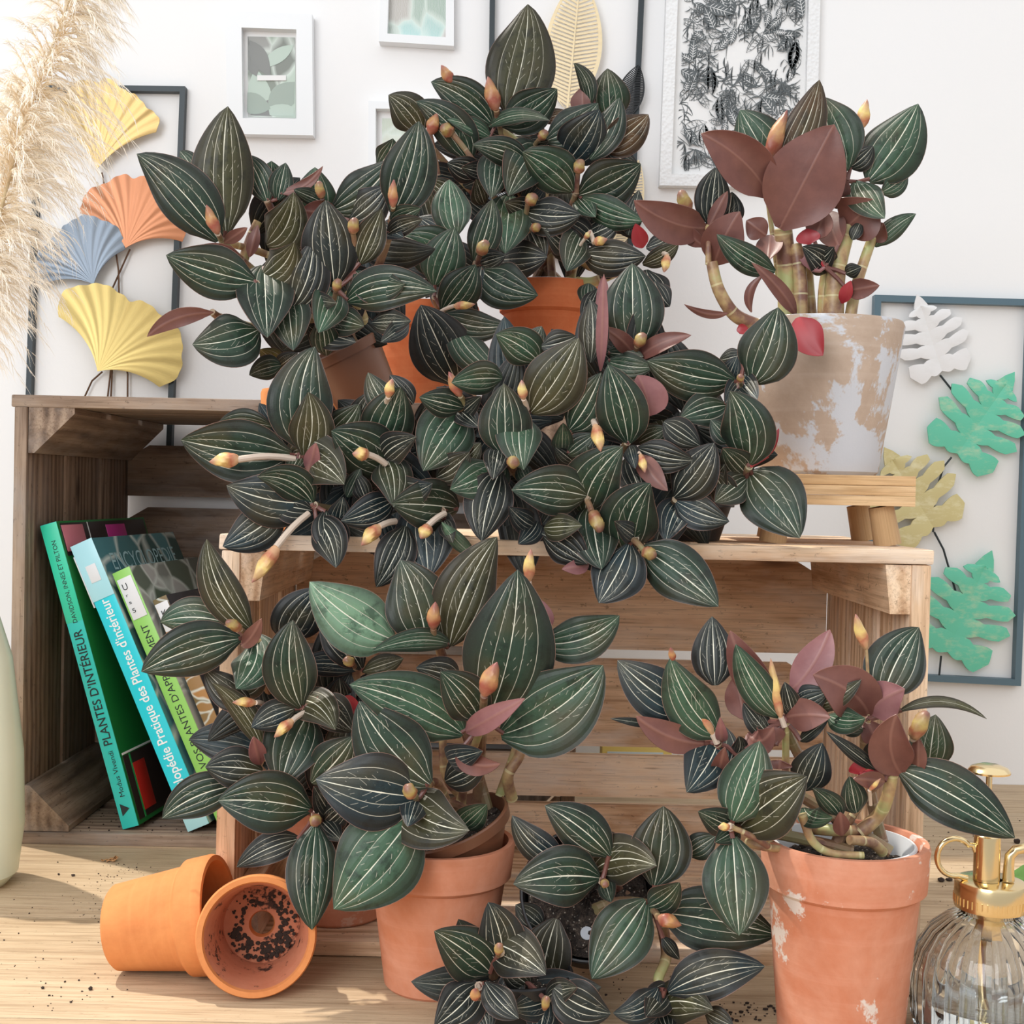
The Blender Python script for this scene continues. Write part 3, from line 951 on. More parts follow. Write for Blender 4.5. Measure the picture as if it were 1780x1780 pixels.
# ---- stemmy orchid in the grey pot (D)
D_ = '''
C 4
R 690 950 2 n
L 655 870 352 590 185 .08 2 u 0.1
L 700 1010 942 550 300 .0 3 u 0
L 690 790 876 352 160 .05 0 b 0
L 670 740 525 485 210 0 -1 l 0
S 15 650 830 0 650 760 0 647 690 1
B 650 760 645 720 720 478 72 p -1
R 1000 800 1 n
L 990 760 882 425 240 -.03 -1 l 0
L 1090 800 1312 458 230 .04 0 l 0.1
L 1010 740 1113 645 95 .05 1 d
L 1150 850 1262 765 90 .05 -1 l
L 980 1010 1112 880 200 .05 2 u 0
L 1040 800 1165 965 130 .05 3 l 0.3
L 960 920 925 735 110 0 1 u
B 1060 590 1060 570 1080 438 56 y -1
L 1100 1060 1160 985 95 0 1 u
L 1120 1090 1303 945 80 -.06 1 l 0.2
R 900 1180 2 n
L 900 1180 800 1090 115 .05 1 d
L 870 1150 940 1090 100 .05 1 d
L 990 1210 1062 1180 60 0 1 d
L 1000 1285 1142 1262 80 0 2 u 0
L 975 1340 1015 1240 50 0 1 r
L 680 1200 422 1035 110 -.06 1.5 l 0.1
L 770 1390 575 1160 60 .05 2 u
L 575 1380 630 1215 36 -.2 1 u
L 470 1385 278 1345 32 -.1 1 u
L 510 1460 560 1450 40 0 0 r
L 850 1060 905 930 100 0 0 u
L 830 1080 820 1010 90 0 0 r
L 1020 1060 1060 975 50 0 0 d
L 640 1040 552 975 90 0 0 u
L 650 1150 660 1040 100 0 -2 u
L 850 1200 830 1080 90 0 -2 p
L 960 1090 900 930 110 0 -2 u
R 780 1405 5.8 n
L 780 1405 892 1572 130 .05 1.2 r 0
R 380 990 1 n
L 410 1170 525 935 160 -.04 2 u 0
L 390 990 420 738 135 0 0 d
L 470 980 490 848 110 0 -1 d
L 375 1010 55 885 150 -.08 2 u 0.2
L 385 1010 470 845 55 0 1 u
L 365 1090 250 1000 60 0 0 u
B 320 960 300 935 255 845 58 k -1
S 44 740 1440 0 735 1250 0 715 1010 1
S 30 790 1440 1 792 1250 1 770 1080 1
S 42 935 1450 1 950 1200 1 1000 1000 1
S 30 900 1450 0 905 1250 0 965 980 0
S 24 1005 1450 1 1040 1260 1 1110 1050 1
S 24 845 1450 -1 830 1280 -1 820 1100 -1
S 28 600 1440 1 500 1390 1.5 430 1280 2 400 1160 2
S 12 700 1300 -2 690 1200 -2 650 900 -2
S 12 385 1170 2 385 1080 2 380 1000 1
S 16 1000 900 1 990 1000 1 960 1100 1
S 15 690 960 1 660 860 1 650 820 1
'''
rd = plant(D_, 'jewel orchid with bare thick stems and burgundy leaf undersides in the mottled grey pot', 1.0, (1424, 572), 1.02, 14)
nursery(rd, P(1424, 561, 1.02), .0555, .040, .10, Matrix.Identity(3), M['white_plastic'], 'inner_pot', .008)

# ---- trailing orchids on the front crate (E F G)
E_ = '''
C 5
R 640 870 3
L 615 860 42 785 280 -.03 1.5 g 0.1
B 630 885 345 885 188 888 78 y 1
L 690 830 735 303 290 -.10 0 g 0
L 680 880 700 538 205 .08 2 o 0.1
L 510 715 232 705 120 .05 -1 g
L 640 890 600 970 100 0 1.5 g
L 715 930 885 1015 220 -.10 3 o -0.4
L 700 960 740 800 70 0 2 p 0.4
R 730 1120 3.5
L 720 1110 278 1020 250 -.06 2 n 0.1
L 720 1110 437 975 160 .14 3 g 0.2
L 560 1140 258 1335 200 -.06 1.5 n
B 700 1165 540 1330 425 1532 76 y 1
L 735 1190 842 1445 165 -.08 2.5 d
L 790 1150 875 1388 160 .04 1.5 d
L 720 1150 490 1110 150 0 1 d
R 1100 920 3
L 1085 905 818 738 270 .02 2 g 0.1
B 1100 910 1010 860 925 850 70 y
L 1100 900 1140 1132 180 -.06 3 g 0.3
L 1090 890 1258 770 150 -.08 2 d
L 1070 800 1178 512 240 .0 1 g 0
L 980 740 1030 530 160 0 0 d
L 1130 640 1008 437 130 -.06 0 g
L 1240 600 1120 450 100 0 0 d
B 1100 600 1112 565 1125 470 52 y
L 830 750 962 600 170 .06 0 g
L 850 900 800 770 110 0 0 n
L 900 1080 970 930 80 0 0 g
L 1000 1100 940 950 90 0 0 d
R 1390 1150 3.5
L 1395 1135 1128 1115 240 .02 2.5 g 0.1
L 1135 1100 868 1203 160 -.05 2 n
L 1160 1030 1340 1010 160 .1 2 n
B 1150 1205 1070 1230 963 1322 74 y
B 1405 1165 1320 1225 1285 1300 72 y
L 1200 1230 1050 1545 180 -.05 1.5 d
L 1300 1230 1320 1495 280 0 1 n
L 1400 1200 1445 1315 80 0 2 d
L 1560 1385 1388 1208 70 -.04 2 L 0.3
L 860 1190 880 1080 120 0 1 n
R 1490 600 3
L 1480 660 1292 945 270 .02 1.5 l 0.1
L 1500 620 1272 565 135 0 2 g
B 1510 600 1485 560 1415 440 58 p
L 1360 980 1532 848 140 .05 1.5 d
L 1700 470 1438 490 150 .03 3 l 0.3
L 1510 630 1590 560 90 0 2 d
L 1490 640 1580 720 100 0 1 d
L 1500 900 1590 800 110 0 0 o
X 1000 900 450 230 22 0
X 1100 1250 200 120 6 1
'''
re = plant(E_, 'trailing jewel orchid with long yellow buds spilling over the left end of the middle crate', .925, (720, 885), .985, 15)
nursery(re, P(690, 860, .99), .043, .032, .034, Matrix.Identity(3), M['black_plastic'])
F_ = '''
C 6
R 230 985 4
L 225 970 215 612 230 0 1 g 0
B 232 990 250 1000 275 995 62 k 1.2
L 180 980 160 1085 120 0 3 d
L 130 1040 -50 1132 200 -.04 2 l
L 200 1040 105 1388 210 .05 2 d 0
L 300 1030 340 1120 80 0 1 g
R 320 750 4
L 310 770 312 1037 200 .06 2 l 0.1
L 345 755 582 388 260 .04 2 o 0.05
B 330 740 312 690 295 598 48 w
L 380 500 175 370 170 .06 0 l
L 400 430 570 380 120 .05 0 d
L 330 480 400 330 130 0 -1 g
R 540 840 3.5
L 535 840 692 558 200 .05 2 g 0.1
L 640 510 640 200 130 .04 0 d
L 690 550 706 75 52 0 2 p 0.1
L 500 940 505 805 95 0 3 l
L 530 960 660 860 110 0 1 g
L 560 1000 460 920 90 0 0 d
L 620 640 560 560 70 0 0 l
R 870 460 1
L 850 450 845 22 265 0 0 g 0
B 860 470 868 430 900 365 58 k
L 865 490 700 335 75 .06 2 u 0.4
L 870 495 1135 375 75 -.08 2 u 0.4
L 960 120 1030 235 100 .05 -1 d
L 720 500 950 530 120 .06 1 l
L 720 460 900 480 110 0 1 g
R 820 900 4
L 825 905 725 520 220 .03 2 g 0.1
L 920 770 870 572 180 .08 1 p 0.1
B 650 790 662 815 700 948 62 y
L 830 920 860 1030 70 0 2 n
L 640 1080 620 920 100 0 1 g
R 625 1170 4
L 620 1165 252 1135 220 .04 2 g 0.1
L 660 1175 800 922 260 -.10 2.5 g 0.1
B 625 1190 645 1240 700 1342 66 k
L 650 1230 695 1525 225 .02 2 g 0.1
L 412 1320 598 1310 115 0 2.5 o
L 370 1310 240 1218 110 -.05 2.5 n
L 370 1300 285 1400 100 -.05 2 n
L 400 1350 625 1500 160 -.05 1 d
L 630 1505 498 1525 65 0 1 p 0
X 400 950 330 250 18 0
X 750 650 200 200 8 0
'''
rf = plant(F_, 'trailing jewel orchid in the middle of the crate top, between two others', .925, (980, 885), .985, 16)
nursery(rf, P(960, 860, .99), .043, .032, .034, Matrix.Identity(3), M['black_plastic'])
G_ = '''
C 6
R 1375 615 2.5
L 1350 600 918 500 220 -.05 1 g 0.2
L 1435 610 1562 238 250 .05 1 g 0.1
B 1380 620 1376 600 1380 568 36 k 1
L 1370 620 1300 710 100 0 2 n
L 1400 620 1460 690 110 0 2 n
L 1310 720 1080 785 150 .05 1 g
L 1390 470 1270 500 80 0 -1 d
L 1300 620 1360 480 110 0 0 n
R 1420 1020 4
L 1415 1010 1325 650 230 .10 1.5 g 0.2
L 1400 1050 1290 930 130 0 2 g
L 1425 1050 1668 1372 280 -.03 1.5 g 0.05
L 1390 1090 1250 1195 140 0 1 g
L 1510 970 1566 832 35 0 0 r 0
L 1320 1180 1240 1040 120 0 1 d
L 1330 900 1230 790 100 0 0 g
R 860 1370 5
L 860 1380 935 1102 260 -.12 2.5 g 0.1
L 840 1350 760 1290 90 0 3 n
B 850 1380 900 1430 955 1468 62 k
L 830 1400 680 1690 220 -.04 1.5 n
L 890 1420 1268 1708 240 -.03 2.5 g 0.05
R 1060 1180 4
L 1050 1170 1248 903 200 .04 1.5 d
L 1060 1190 1322 1290 150 .05 1.5 n
L 1070 1240 1010 1390 150 .05 1.5 n
L 870 930 1150 990 140 .06 1 d
L 880 950 1020 1140 90 .05 1.5 u 0.4
B 855 940 880 960 915 1052 44 y
L 830 1010 900 1180 150 0 1 d
L 900 890 1020 830 110 0 0 g
L 1000 800 1180 920 130 0 0 d
L 1210 1130 1300 1010 120 0 1 d
X 1080 950 260 220 14 0
X 1080 620 200 100 5 -1
'''
rg = plant(G_, 'trailing jewel orchid at the right end of the crate top, leaves over the bamboo stool', .925, (1200, 890), .985, 17)
nursery(rg, P(1180, 862, .99), .043, .032, .034, Matrix.Identity(3), M['black_plastic'])

# ---- orchid in front of the books (I)
I_ = '''
C 7
R 490 460 3
L 510 430 320 42 150 -.10 1 o 0.2
L 465 470 38 612 200 .05 2 g 0.1
L 400 400 120 400 160 .08 0 l
B 485 450 465 430 405 388 46 k
L 470 500 556 383 60 .05 2 u
L 520 480 445 685 170 -.12 2.5 l -0.4
L 450 680 578 600 120 .05 1 d
L 510 770 310 600 120 -.04 0 d
B 560 750 530 745 430 735 42 y
R 745 765 3.5
L 725 765 690 390 200 -.08 1.5 g 0.1
B 750 785 690 820 603 888 48 y
L 700 770 512 852 120 .04 1.5 n
L 750 770 872 862 140 -.1 3 o
L 740 840 640 1100 230 .05 1 g
L 770 1090 950 890 180 .05 1.5 g
L 560 950 345 660 90 .08 1.5 o 0.3
L 550 1010 520 890 65 0 2.5 p
L 560 1040 313 1022 160 .03 1.5 d
L 460 1100 128 1242 160 .08 1 g 0.1
L 800 720 950 870 140 0 0 d
R 785 1225 4
L 765 1205 368 1165 230 .04 2 g 0.05
B 785 1240 785 1242 790 1260 50 k 1.5
L 790 1270 772 1722 195 .02 2.5 g 0.05
L 720 1330 448 1452 115 .06 .5 d
L 830 1190 780 1105 90 0 1 d
L 850 1250 940 1170 110 0 1 d
L 830 1270 900 1340 90 0 1 d
R 960 590 1
L 985 600 802 393 150 .06 0 d
L 965 605 702 592 100 .08 1.5 n 0.2
L 680 470 810 252 190 -.05 0 n
L 990 610 1165 555 85 0 1 o
B 955 590 945 580 918 552 46 k
L 900 740 890 640 80 0 0 d
L 900 740 985 780 70 0 1 r
L 790 980 900 900 120 0 0 d
X 830 900 120 330 14 -1
X 600 850 80 200 4 -1
S 12 580 900 1 600 1050 1 560 820 1
S 14 490 460 2 560 490 2 700 560 1 850 690 -1
S 10 890 700 -1 800 640 -1 740 500 -1
'''
ri = plant(I_, 'lower left jewel orchid spreading in front of the books from the pot inside the crate', .895, (590, 1500), .955, 18)
ri_c = V((P(585, 1500, .955).x, .965, .0975))
nursery(ri, ri_c, .039, .030, .075, Matrix.Identity(3), M['black_plastic'])

# ---- front left pot orchid (H)
H_ = '''
C 8
R 640 720 3
L 660 720 766 186 290 .05 1.5 g 0
L 570 780 160 600 200 .06 2.5 l 0.1
L 630 735 488 553 150 .05 3 g
B 640 710 645 640 682 520 66 p 1.5
L 580 770 792 650 75 .0 4 p 0.1
L 705 780 1073 530 260 .08 1.5 l 0.05
L 560 830 705 885 75 .15 3 u
L 560 860 640 840 90 0 3 n
L 600 900 660 870 120 0 0 d
L 600 1080 655 1030 90 0 0 l
R 480 450 0
L 440 460 345 152 210 .04 0 g 0
L 520 460 692 68 190 -.06 0 o 0.05
B 465 460 462 400 462 305 50 p
L 320 440 17 230 205 -.06 1 L 0
L 525 455 243 480 75 .08 3 l 0.2
L 520 580 400 540 110 .05 1 n
L 840 450 1132 352 145 .12 0 l 0.1
L 850 415 850 295 80 0 0 p 0
B 810 260 805 230 805 115 42 y
L 510 440 500 340 90 0 -1 d
R 410 1010 5
L 410 1005 38 940 240 -.02 1.5 n 0.05
B 400 1010 390 1000 362 968 48 k 1
L 430 1030 592 1125 200 .12 2.5 o 0
L 395 1030 370 1112 90 0 3 n
L 390 1070 103 1408 280 -.02 2 l 0
L 450 960 195 660 230 -.06 0 g 0.05
S 20 745 1010 -1 730 930 0 770 860 0 790 790 0
S 15 560 1060 -1 580 900 0 600 850 0 640 740 2
S 15 540 1080 -1 470 950 1 420 1010 4
S 15 560 1000 -2 500 900 -2 500 600 -2 480 460 -1
S 15 700 1000 -2 800 700 -2 840 450 -1
S 12 800 400 -2 805 300 -1.5 806 230 -1
S 15 520 1150 0 545 1080 0 560 1000 -1
'''
rh = plant(H_, 'large light green jewel orchid in the front left pot, in a tilted brown nursery pot', .855, (810, 1400), .87, 19)
nursery(rh, P(780, 1428, .860), .0415, .022, .043, Matrix.Rotation(R(-20), 3, 'Y') @ Matrix.Rotation(R(8), 3, 'X'), M['brown_plastic'])

# ---- orchid in the low black pot (J) with its hanging shoot (L)
J_ = '''
C 9
R 895 485 2
L 880 470 458 500 255 .05 1.5 g 0.05
L 710 395 453 162 140 -.10 -.5 n
L 935 365 613 113 200 .05 0 g 0.05
B 900 490 902 492 915 500 42 k 1.5
L 880 440 1162 410 220 -.12 2.5 o 0.1
L 915 510 938 588 85 0 2.5 g
L 670 670 590 1088 220 .04 0 d 0.05
L 590 700 470 600 120 0 -1.5 d
L 560 730 470 640 120 0 -1.5 d
R 1140 600 3
L 1150 510 1196 116 265 .03 -.5 g 0.05
L 1110 580 843 965 260 .0 1.5 l 0
L 1120 610 1275 490 130 .06 3 g
B 1145 630 1170 660 1280 712 70 p .5
L 1190 640 1752 748 275 -.02 0 g 0.05
L 1320 350 1455 262 120 .0 -1 g
L 1190 760 1275 870 60 0 0 d
S 20 940 300 -2 1000 300 -1 1020 340 -1.5
S 22 950 620 -1 1050 640 0 1140 610 2
S 26 1190 700 1 1210 850 1.5 1170 970 3 1200 1040 3
R 1200 1020 5 n
L 1220 1030 1694 903 210 -.06 1 n 0.1
L 1170 1010 948 1132 140 -.16 1.5 n
L 1190 1050 1110 1150 130 0 2 d
L 1200 1110 1440 1120 190 -.1 2 o 0.1
L 1170 1150 1020 1230 110 0 1.5 n
L 1400 1130 1540 1200 100 0 1 d
L 1190 1140 1230 1260 120 0 1 d
'''
rj = plant(J_, 'low jewel orchid in a black pot tipped forward between the two front terracotta pots', .835, (1075, 1570), .83, 20)
nursery(rj, P(1022, 1552, .832), .0445, .033, .068, Matrix.Rotation(R(-6), 3, 'Y') @ Matrix.Rotation(R(56), 3, 'X'), M['black_plastic'], 'nursery_pot', .007)
mb = MB(); mb.tube([P(1019, 1624, .832), P(1020, 1622, .822)], [.0042, .0042], 20); o = mb.build('cut_stem', plain('pale_cut_stem', (.42, .44, .48), .4), rj)

# ---- small orchid at the bottom edge (K)
K_ = '''
C 9
R 395 835 2
L 395 830 335 588 210 .05 0 n 0
L 395 820 618 945 230 -.06 1.5 d 0.1
B 385 850 385 835 388 800 46 k 1
L 330 925 70 730 240 .03 1 g 0.1
R 290 1000 3
L 275 1000 70 1200 210 -.05 1 d 0.05
L 320 980 485 1160 130 .05 1.5 d
B 290 1060 275 1060 265 1020 52 p
L 300 1080 340 1230 140 0 .5 d
L 660 1010 938 1135 200 .08 0 d 0.1
L 650 1050 772 1008 110 -.05 1 d
R 620 1070 2
L 620 1070 445 1110 140 -.04 1 n
L 620 1080 580 1260 150 0 1 n
B 610 1100 612 1110 620 1060 40 k
L 540 1000 400 900 120 0 -1 d
L 450 1000 400 1090 120 0 -1 d
X 400 980 120 60 5 -1
'''
rk = plant(K_, 'small dark jewel orchid at the bottom edge before the front left pot', .785, (880, 1760), .79, 21)
nursery(rk, (P(900, 1770, .79).x, .80, .034), .034, .027, .0338, Matrix.Identity(3), M['black_plastic'])

# ---- front right pot orchid (M)
M_ = '''
C 10
R 480 590 1
L 345 455 57 238 190 -.04 0 n 0.05
L 490 560 280 228 190 -.08 1.5 l 0.1
B 480 590 460 550 325 295 64 y -1
L 430 590 135 475 110 -.08 1.5 u 0.1
L 230 515 27 485 32 0 1 d
L 470 345 458 52 165 .0 -1 d 0
B 300 250 295 240 278 188 30 p
L 500 580 492 478 46 0 2 p
L 455 600 350 798 220 -.06 2 n 0.1
L 485 720 512 605 66 0 2 u
L 560 640 570 560 60 .1 1 d
L 460 780 440 660 90 0 -1 u
R 770 500 1
L 745 480 558 170 130 -.05 1.5 l 0.1
B 765 520 750 480 692 240 50 y -1
L 720 430 535 112 130 -.06 .5 u 0.1
L 790 370 957 108 130 .06 .5 p 0.05
L 805 480 765 330 80 0 1 d
L 800 430 952 370 110 0 1 n
L 880 440 1090 320 75 .06 1.5 o
L 950 470 1107 485 100 .08 2.5 l
L 610 550 720 520 110 .25 2 u 0.1
L 770 480 960 480 120 -.05 2 u
L 830 580 950 490 50 0 1 d
L 600 490 560 300 120 0 -1 u
L 730 600 690 520 100 0 0 u
L 700 560 590 420 90 0 0 d
R 1120 490 1
L 1120 470 885 300 190 .10 1.5 u 0.1
S 7 1120 470 1 1118 300 1 1112 190 1
B 1112 200 1110 190 1058 50 50 y -1.3
L 1180 400 1335 98 220 -.05 -.5 g 0.05
L 1125 460 1275 360 150 -.06 2 p 0.1
L 1250 455 1622 487 42 -.16 1 o 0.4
L 1100 530 975 490 80 0 1 g
L 1160 590 1110 490 90 0 0 u
R 1230 700 2
L 1380 650 1405 468 160 0 -1 l
B 1320 580 1310 570 1362 455 66 k
L 1260 720 1240 465 160 -.10 2.5 u 0.1
L 1330 720 1330 560 60 0 1 u
L 1250 700 1742 992 225 -.04 2 g 0.1
L 1140 690 1190 555 100 0 0 d
L 1150 700 942 540 55 0 1 d
L 1190 750 1055 740 65 0 2 u
L 1070 885 1040 730 100 .0 1 g
B 1130 850 1125 790 1170 740 20 y
L 1080 720 1060 670 60 0 0 r
L 850 780 925 588 150 0 0 n
L 1000 900 885 780 85 .05 1 g
L 870 870 970 905 90 .1 2 l 0.3
L 1010 980 1000 880 60 0 1 u
L 740 700 745 660 90 0 0 u
R 535 945 3
L 545 920 660 580 210 .02 .5 l 0.1
L 580 940 860 730 250 -.02 2 o 0.1
L 515 935 398 878 115 .0 1 g
B 540 945 530 945 480 940 34 y 1
L 545 985 572 1405 245 .0 2 l 0.05
L 540 970 470 1010 80 0 1 g
S 28 1080 970 0 1160 900 0 1200 820 1 1225 700 1.5
S 24 880 950 -1 980 960 0 1080 960 0
S 17 840 890 2 880 1000 2 960 1055 2 1100 1065 2
S 22 1180 1050 0 1130 1010 1 1040 1000 2
S 16 600 1010 1 680 1030 1.5 760 1040 1
S 18 700 1010 0 600 860 0 520 760 1 480 640 1
S 16 780 980 -1 770 800 0 770 640 0 770 500 1
S 14 1000 960 -1 1100 800 -1 1140 640 0 1120 490 1
S 12 700 1030 2 620 980 3 540 945 3
S 14 1050 900 0 1080 850 0 1075 800 0
'''
rm = plant(M_, 'jewel orchid with creeping bare stems in the large front right pot', .775, (1490, 1462), .785, 22)
nursery(rm, P(1466, 1461, .785), .0435, .032, .10, Matrix.Identity(3), M['white_plastic'], 'inner_pot', .012)
# ------------------------------------------------------------------ things on the wall
def Q(x, y, d=None):
    p = P(x, y, d or WY); return (p.x, p.z)
def orient(pts):
    a = sum(pts[i][0] * pts[(i + 1) % len(pts)][1] - pts[(i + 1) % len(pts)][0] * pts[i][1] for i in range(len(pts)))
    return pts if a > 0 else pts[::-1]
def inset(q, t):
    """inset a quad given as 4 (x, z) points by t metres"""
    c = (sum(p[0] for p in q) / 4, sum(p[1] for p in q) / 4); r = []
    for i in range(4):
        p = V(q[i]); a = (V(q[i - 1]) - p).normalized(); b = (V(q[(i + 1) % 4]) - p).normalized()
        r.append(tuple(p + (a + b) * t))
    return r
def frame_bars(mb, quad, t, y0, y1, bevel=0):
    inn = inset(quad, t)
    for i in range(4):
        j = (i + 1) % 4
        mb.prism(orient([quad[i], quad[j], inn[j], inn[i]]), y0, y1)
    return inn
def wall_thing(name, label, cat, quad, group=None):
    x = sum(p[0] for p in quad) / 4; z = min(p[1] for p in quad)
    return empty(name, (x, WY, z), label, cat, group)
def px_quad(*p): return [Q(p[i], p[i + 1]) for i in range(0, 8, 2)]

def leafprint(name, cols, sc, seed, lines=True):
    t = NT(name); g = t.attr('gc', 'Vector')
    v = t.n('ShaderNodeTexVoronoi'); v.inputs['Scale'].default_value = sc; v.inputs['Randomness'].default_value = 1
    nz = t.n('ShaderNodeTexNoise'); nz.inputs['Scale'].default_value = sc * .8
    t.l(t.mapv(g, (1, 1, .6), (seed, 0, 0)), nz.inputs['Vector'])
    ad_ = t.n('ShaderNodeVectorMath', operation='MULTIPLY_ADD'); t.l(nz.outputs['Color'], ad_.inputs[0]); ad_.inputs[1].default_value = (.02, .02, .02)
    t.l(t.mapv(g, (1, 1, .6), (seed, 0, 0)), ad_.inputs[2]); t.l(ad_.outputs[0], v.inputs['Vector'])
    s_ = t.n('ShaderNodeSeparateXYZ'); t.l(v.outputs['Color'], s_.inputs[0])
    col = t.ramp(s_.outputs[0], [(i / (len(cols) - 1), c) for i, c in enumerate(cols)])
    w = t.n('ShaderNodeTexWave'); w.inputs['Scale'].default_value = sc * 6; w.inputs['Distortion'].default_value = 6
    t.l(v.outputs['Position'], w.inputs['Phase Offset']) if False else None
    t.l(g, w.inputs['Vector'])
    if lines: col = t.mix(t.math('MULTIPLY', w.outputs['Fac'], .4), col, (.72, .70, .72))
    v2 = t.n('ShaderNodeTexVoronoi', feature='DISTANCE_TO_EDGE'); v2.inputs['Scale'].default_value = sc; t.l(ad_.outputs[0], v2.inputs['Vector'])
    col = t.mix(t.ramp(v2.outputs['Distance'], [(.0, (.7, .7, .7)), (.09, (0, 0, 0))]), col, (.70, .78, .72))
    t.set(Base_Color=col, Roughness=.5); return t.m
M['white_frame'] = plain('white_frame', (.80, .82, .83), .45)
M['paper'] = plain('white_paper', (.82, .82, .81), .7)
M['print_a'] = leafprint('grey_green_leaf_print', [(.16, .15, .15), (.30, .36, .30), (.50, .60, .52), (.28, .26, .26)], 26, 2, False)
M['print_b'] = leafprint('striped_leaf_print', [(.28, .48, .38), (.55, .45, .42), (.40, .66, .62), (.42, .36, .28)], 30, 7)
M['print_c'] = leafprint('faded_leaf_print', [(.50, .60, .48), (.62, .68, .56)], 30, 4)

def leaf_outline(c, ax, L, W, n=9):
    a = V(ax).normalized(); b = V((-a.y, a.x)); pts = []
    for i in range(n + 1):
        s = i / n; pts.append(tuple(V(c) + a * L * s + b * W / 2 * math.sin(PI * s ** .85)))
    for i in range(n - 1, 0, -1):
        s = i / n; pts.append(tuple(V(c) + a * L * s - b * W / 2 * math.sin(PI * s ** .85)))
    return pts
def clipq(p, x0, x1, z0, z1): return (min(max(p[0], x0), x1), min(max(p[1], z0), z1))

def white_frame(label, quad, lip, mat_w, pic, prt, deep=.016, lab=None):
    r = wall_thing('picture_frame', label, 'picture')if False else wall_thing('picture_frame', label, 'picture', quad)
    mb = MB(); inn = frame_bars(mb, quad, lip, WY - .0002, WY - deep); mb.build('frame', M['white_frame'], r)
    mb = MB(); mb.prism(orient(inn), WY - .0002, WY - .004); mb.build('mount', M['paper'], r)
    mb = MB(); mb.prism(orient(pic), WY - .0041, WY - .0052); mb.build('print', prt, r)
    return r
# grey green leaf print with a paper strip
r = white_frame('white framed grey green leaf print with a cream strip, above the upper left orchid', px_quad(397, 28, 546, 33, 548, 242, 400, 239), .0185, 0,
                px_quad(432, 66, 514, 68, 515, 207, 433, 205), M['print_a'])
rn = random.Random(4)
x0, z1 = Q(432, 66); x1, z0 = Q(514, 206)
gm = [plain('print_leaf_pale', (.50, .60, .53), .6), plain('print_leaf_grey', (.25, .26, .25), .6), plain('print_leaf_mid', (.36, .43, .38), .6)]
mb = MB()
for i, (cx, cy, an, L, W) in enumerate([(.35, -.02, 100, .06, .028), (.9, .2, 200, .05, .02), (.45, .1, 40, .05, .03), (.45, .12, -30, .055, .03), (.2, .5, 110, .05, .02), (.5, .1, 165, .05, .025), (.95, .9, 215, .05, .016), (.05, .95, -60, .05, .02)]):
    c = (x0 + (x1 - x0) * cx, z0 + (z1 - z0) * cy)
    o = [clipq(p, x0 + .001, x1 - .001, z0 + .001, z1 - .001) for p in leaf_outline(c, (math.cos(R(an)), math.sin(R(an))), L, W)]
    bm = bmesh.new()
    vs_ = [bm.verts.new((p[0], WY - .00535 - .00005 * i, p[1])) for p in o]
    try:
        f = bm.faces.new(vs_); bmesh.ops.triangulate(bm, faces=[f]); bm.verts.index_update(); mb.addbm(bm, i % 3)
    except Exception: bm.free()
mb.build('printed_leaf', gm, r)
mb = MB(); mb.prism(orient(px_quad(449, 134, 499, 134, 499, 143, 449, 143)), WY - .0058, WY - .0066); mb.build('paper_strip', M['paper'], r)
white_frame('white framed colourful striped leaf print at the top edge', px_quad(666, -70, 790, -70, 790, 88, 661, 80), .0095, 0, px_quad(677, -60, 782, -60, 781, 73, 675, 66), M['print_b'])
white_frame('white framed pale green print partly hidden behind the topmost orchid', px_quad(643, 183, 760, 185, 760, 350, 643, 348), .0085, 0, px_quad(665, 208, 745, 209, 745, 330, 665, 329), M['print_c'])

# black and white botanical linocut
q = px_quad(1160, -110, 1424, -108, 1413, 331, 1144, 327)
pic = px_quad(1184, -80, 1403, -80, 1392, 303, 1172, 300)
ft = NT('embossed_white_frame'); ft.set(Base_Color=(.80, .81, .81), Roughness=.5)
vv = ft.n('ShaderNodeTexVoronoi'); vv.inputs['Scale'].default_value = 260; ft.l(ft.attr('gc', 'Vector'), vv.inputs['Vector']); ft.bump(vv.outputs['Distance'], .5, .0015)
r = wall_thing('picture_frame', 'large white frame with a black and white botanical linocut print', 'picture', q)
mb = MB(); inn = frame_bars(mb, q, .0135, WY - .0002, WY - .014); mb.build('frame', ft.m, r)
mb = MB(); mb.prism(orient(inn), WY - .0002, WY - .004); mb.build('mount', M['paper'], r)
ink = plain('grey_ink', (.11, .125, .13), .7)
mb = MB(); rn = random.Random(12)
X0, X1, Z0, Z1 = min(p[0] for p in pic), max(p[0] for p in pic), min(p[1] for p in pic), max(p[1] for p in pic)
def clip(p):
    k = min(1, max(0, (p[1] - Z0) / (Z1 - Z0)))
    return (min(max(p[0], X0 + .0075 * k + .001), X1 - .0075 * (1 - k) - .001), min(max(p[1], Z0 + .001), Z1))
def inpic(p):
    k = (p[1] - Z0) / (Z1 - Z0)
    sh = .0075 * k
    return X0 + sh + .001 < p[0] < X1 - .0075 * (1 - k) - .001 and Z0 + .001 < p[1] < Z1
lay = [WY - .0042, 0]
def inkpoly(pts):
    pts = [p for p in pts]
    n_in = sum(inpic(p) for p in pts)
    if n_in < len(pts) * .5: return
    if n_in < len(pts): pts = [clip(p) for p in pts]
    y = lay[0]; lay[0] -= .0000011
    bm = bmesh.new(); vs_ = [bm.verts.new((p[0], y, p[1])) for p in orient(pts)]
    f = bm.faces.new(vs_); bmesh.ops.triangulate(bm, faces=[f]); bm.verts.index_update(); mb.addbm(bm, lay[1])
def stroke(a, b, w, bend=0):
    a = V(a); b = V(b); d = b - a; n = V((-d.y, d.x)); L = d.length
    if L < 1e-5: return
    n.normalize(); up = []; dn = []
    for i in range(7):
        s = i / 6; c = a + d * s + n * bend * L * 4 * s * (1 - s); ww = w * (1 - .75 * abs(2 * s - 1))
        up.append(tuple(c + n * ww)); dn.append(tuple(c - n * ww))
    inkpoly(up + dn[::-1])
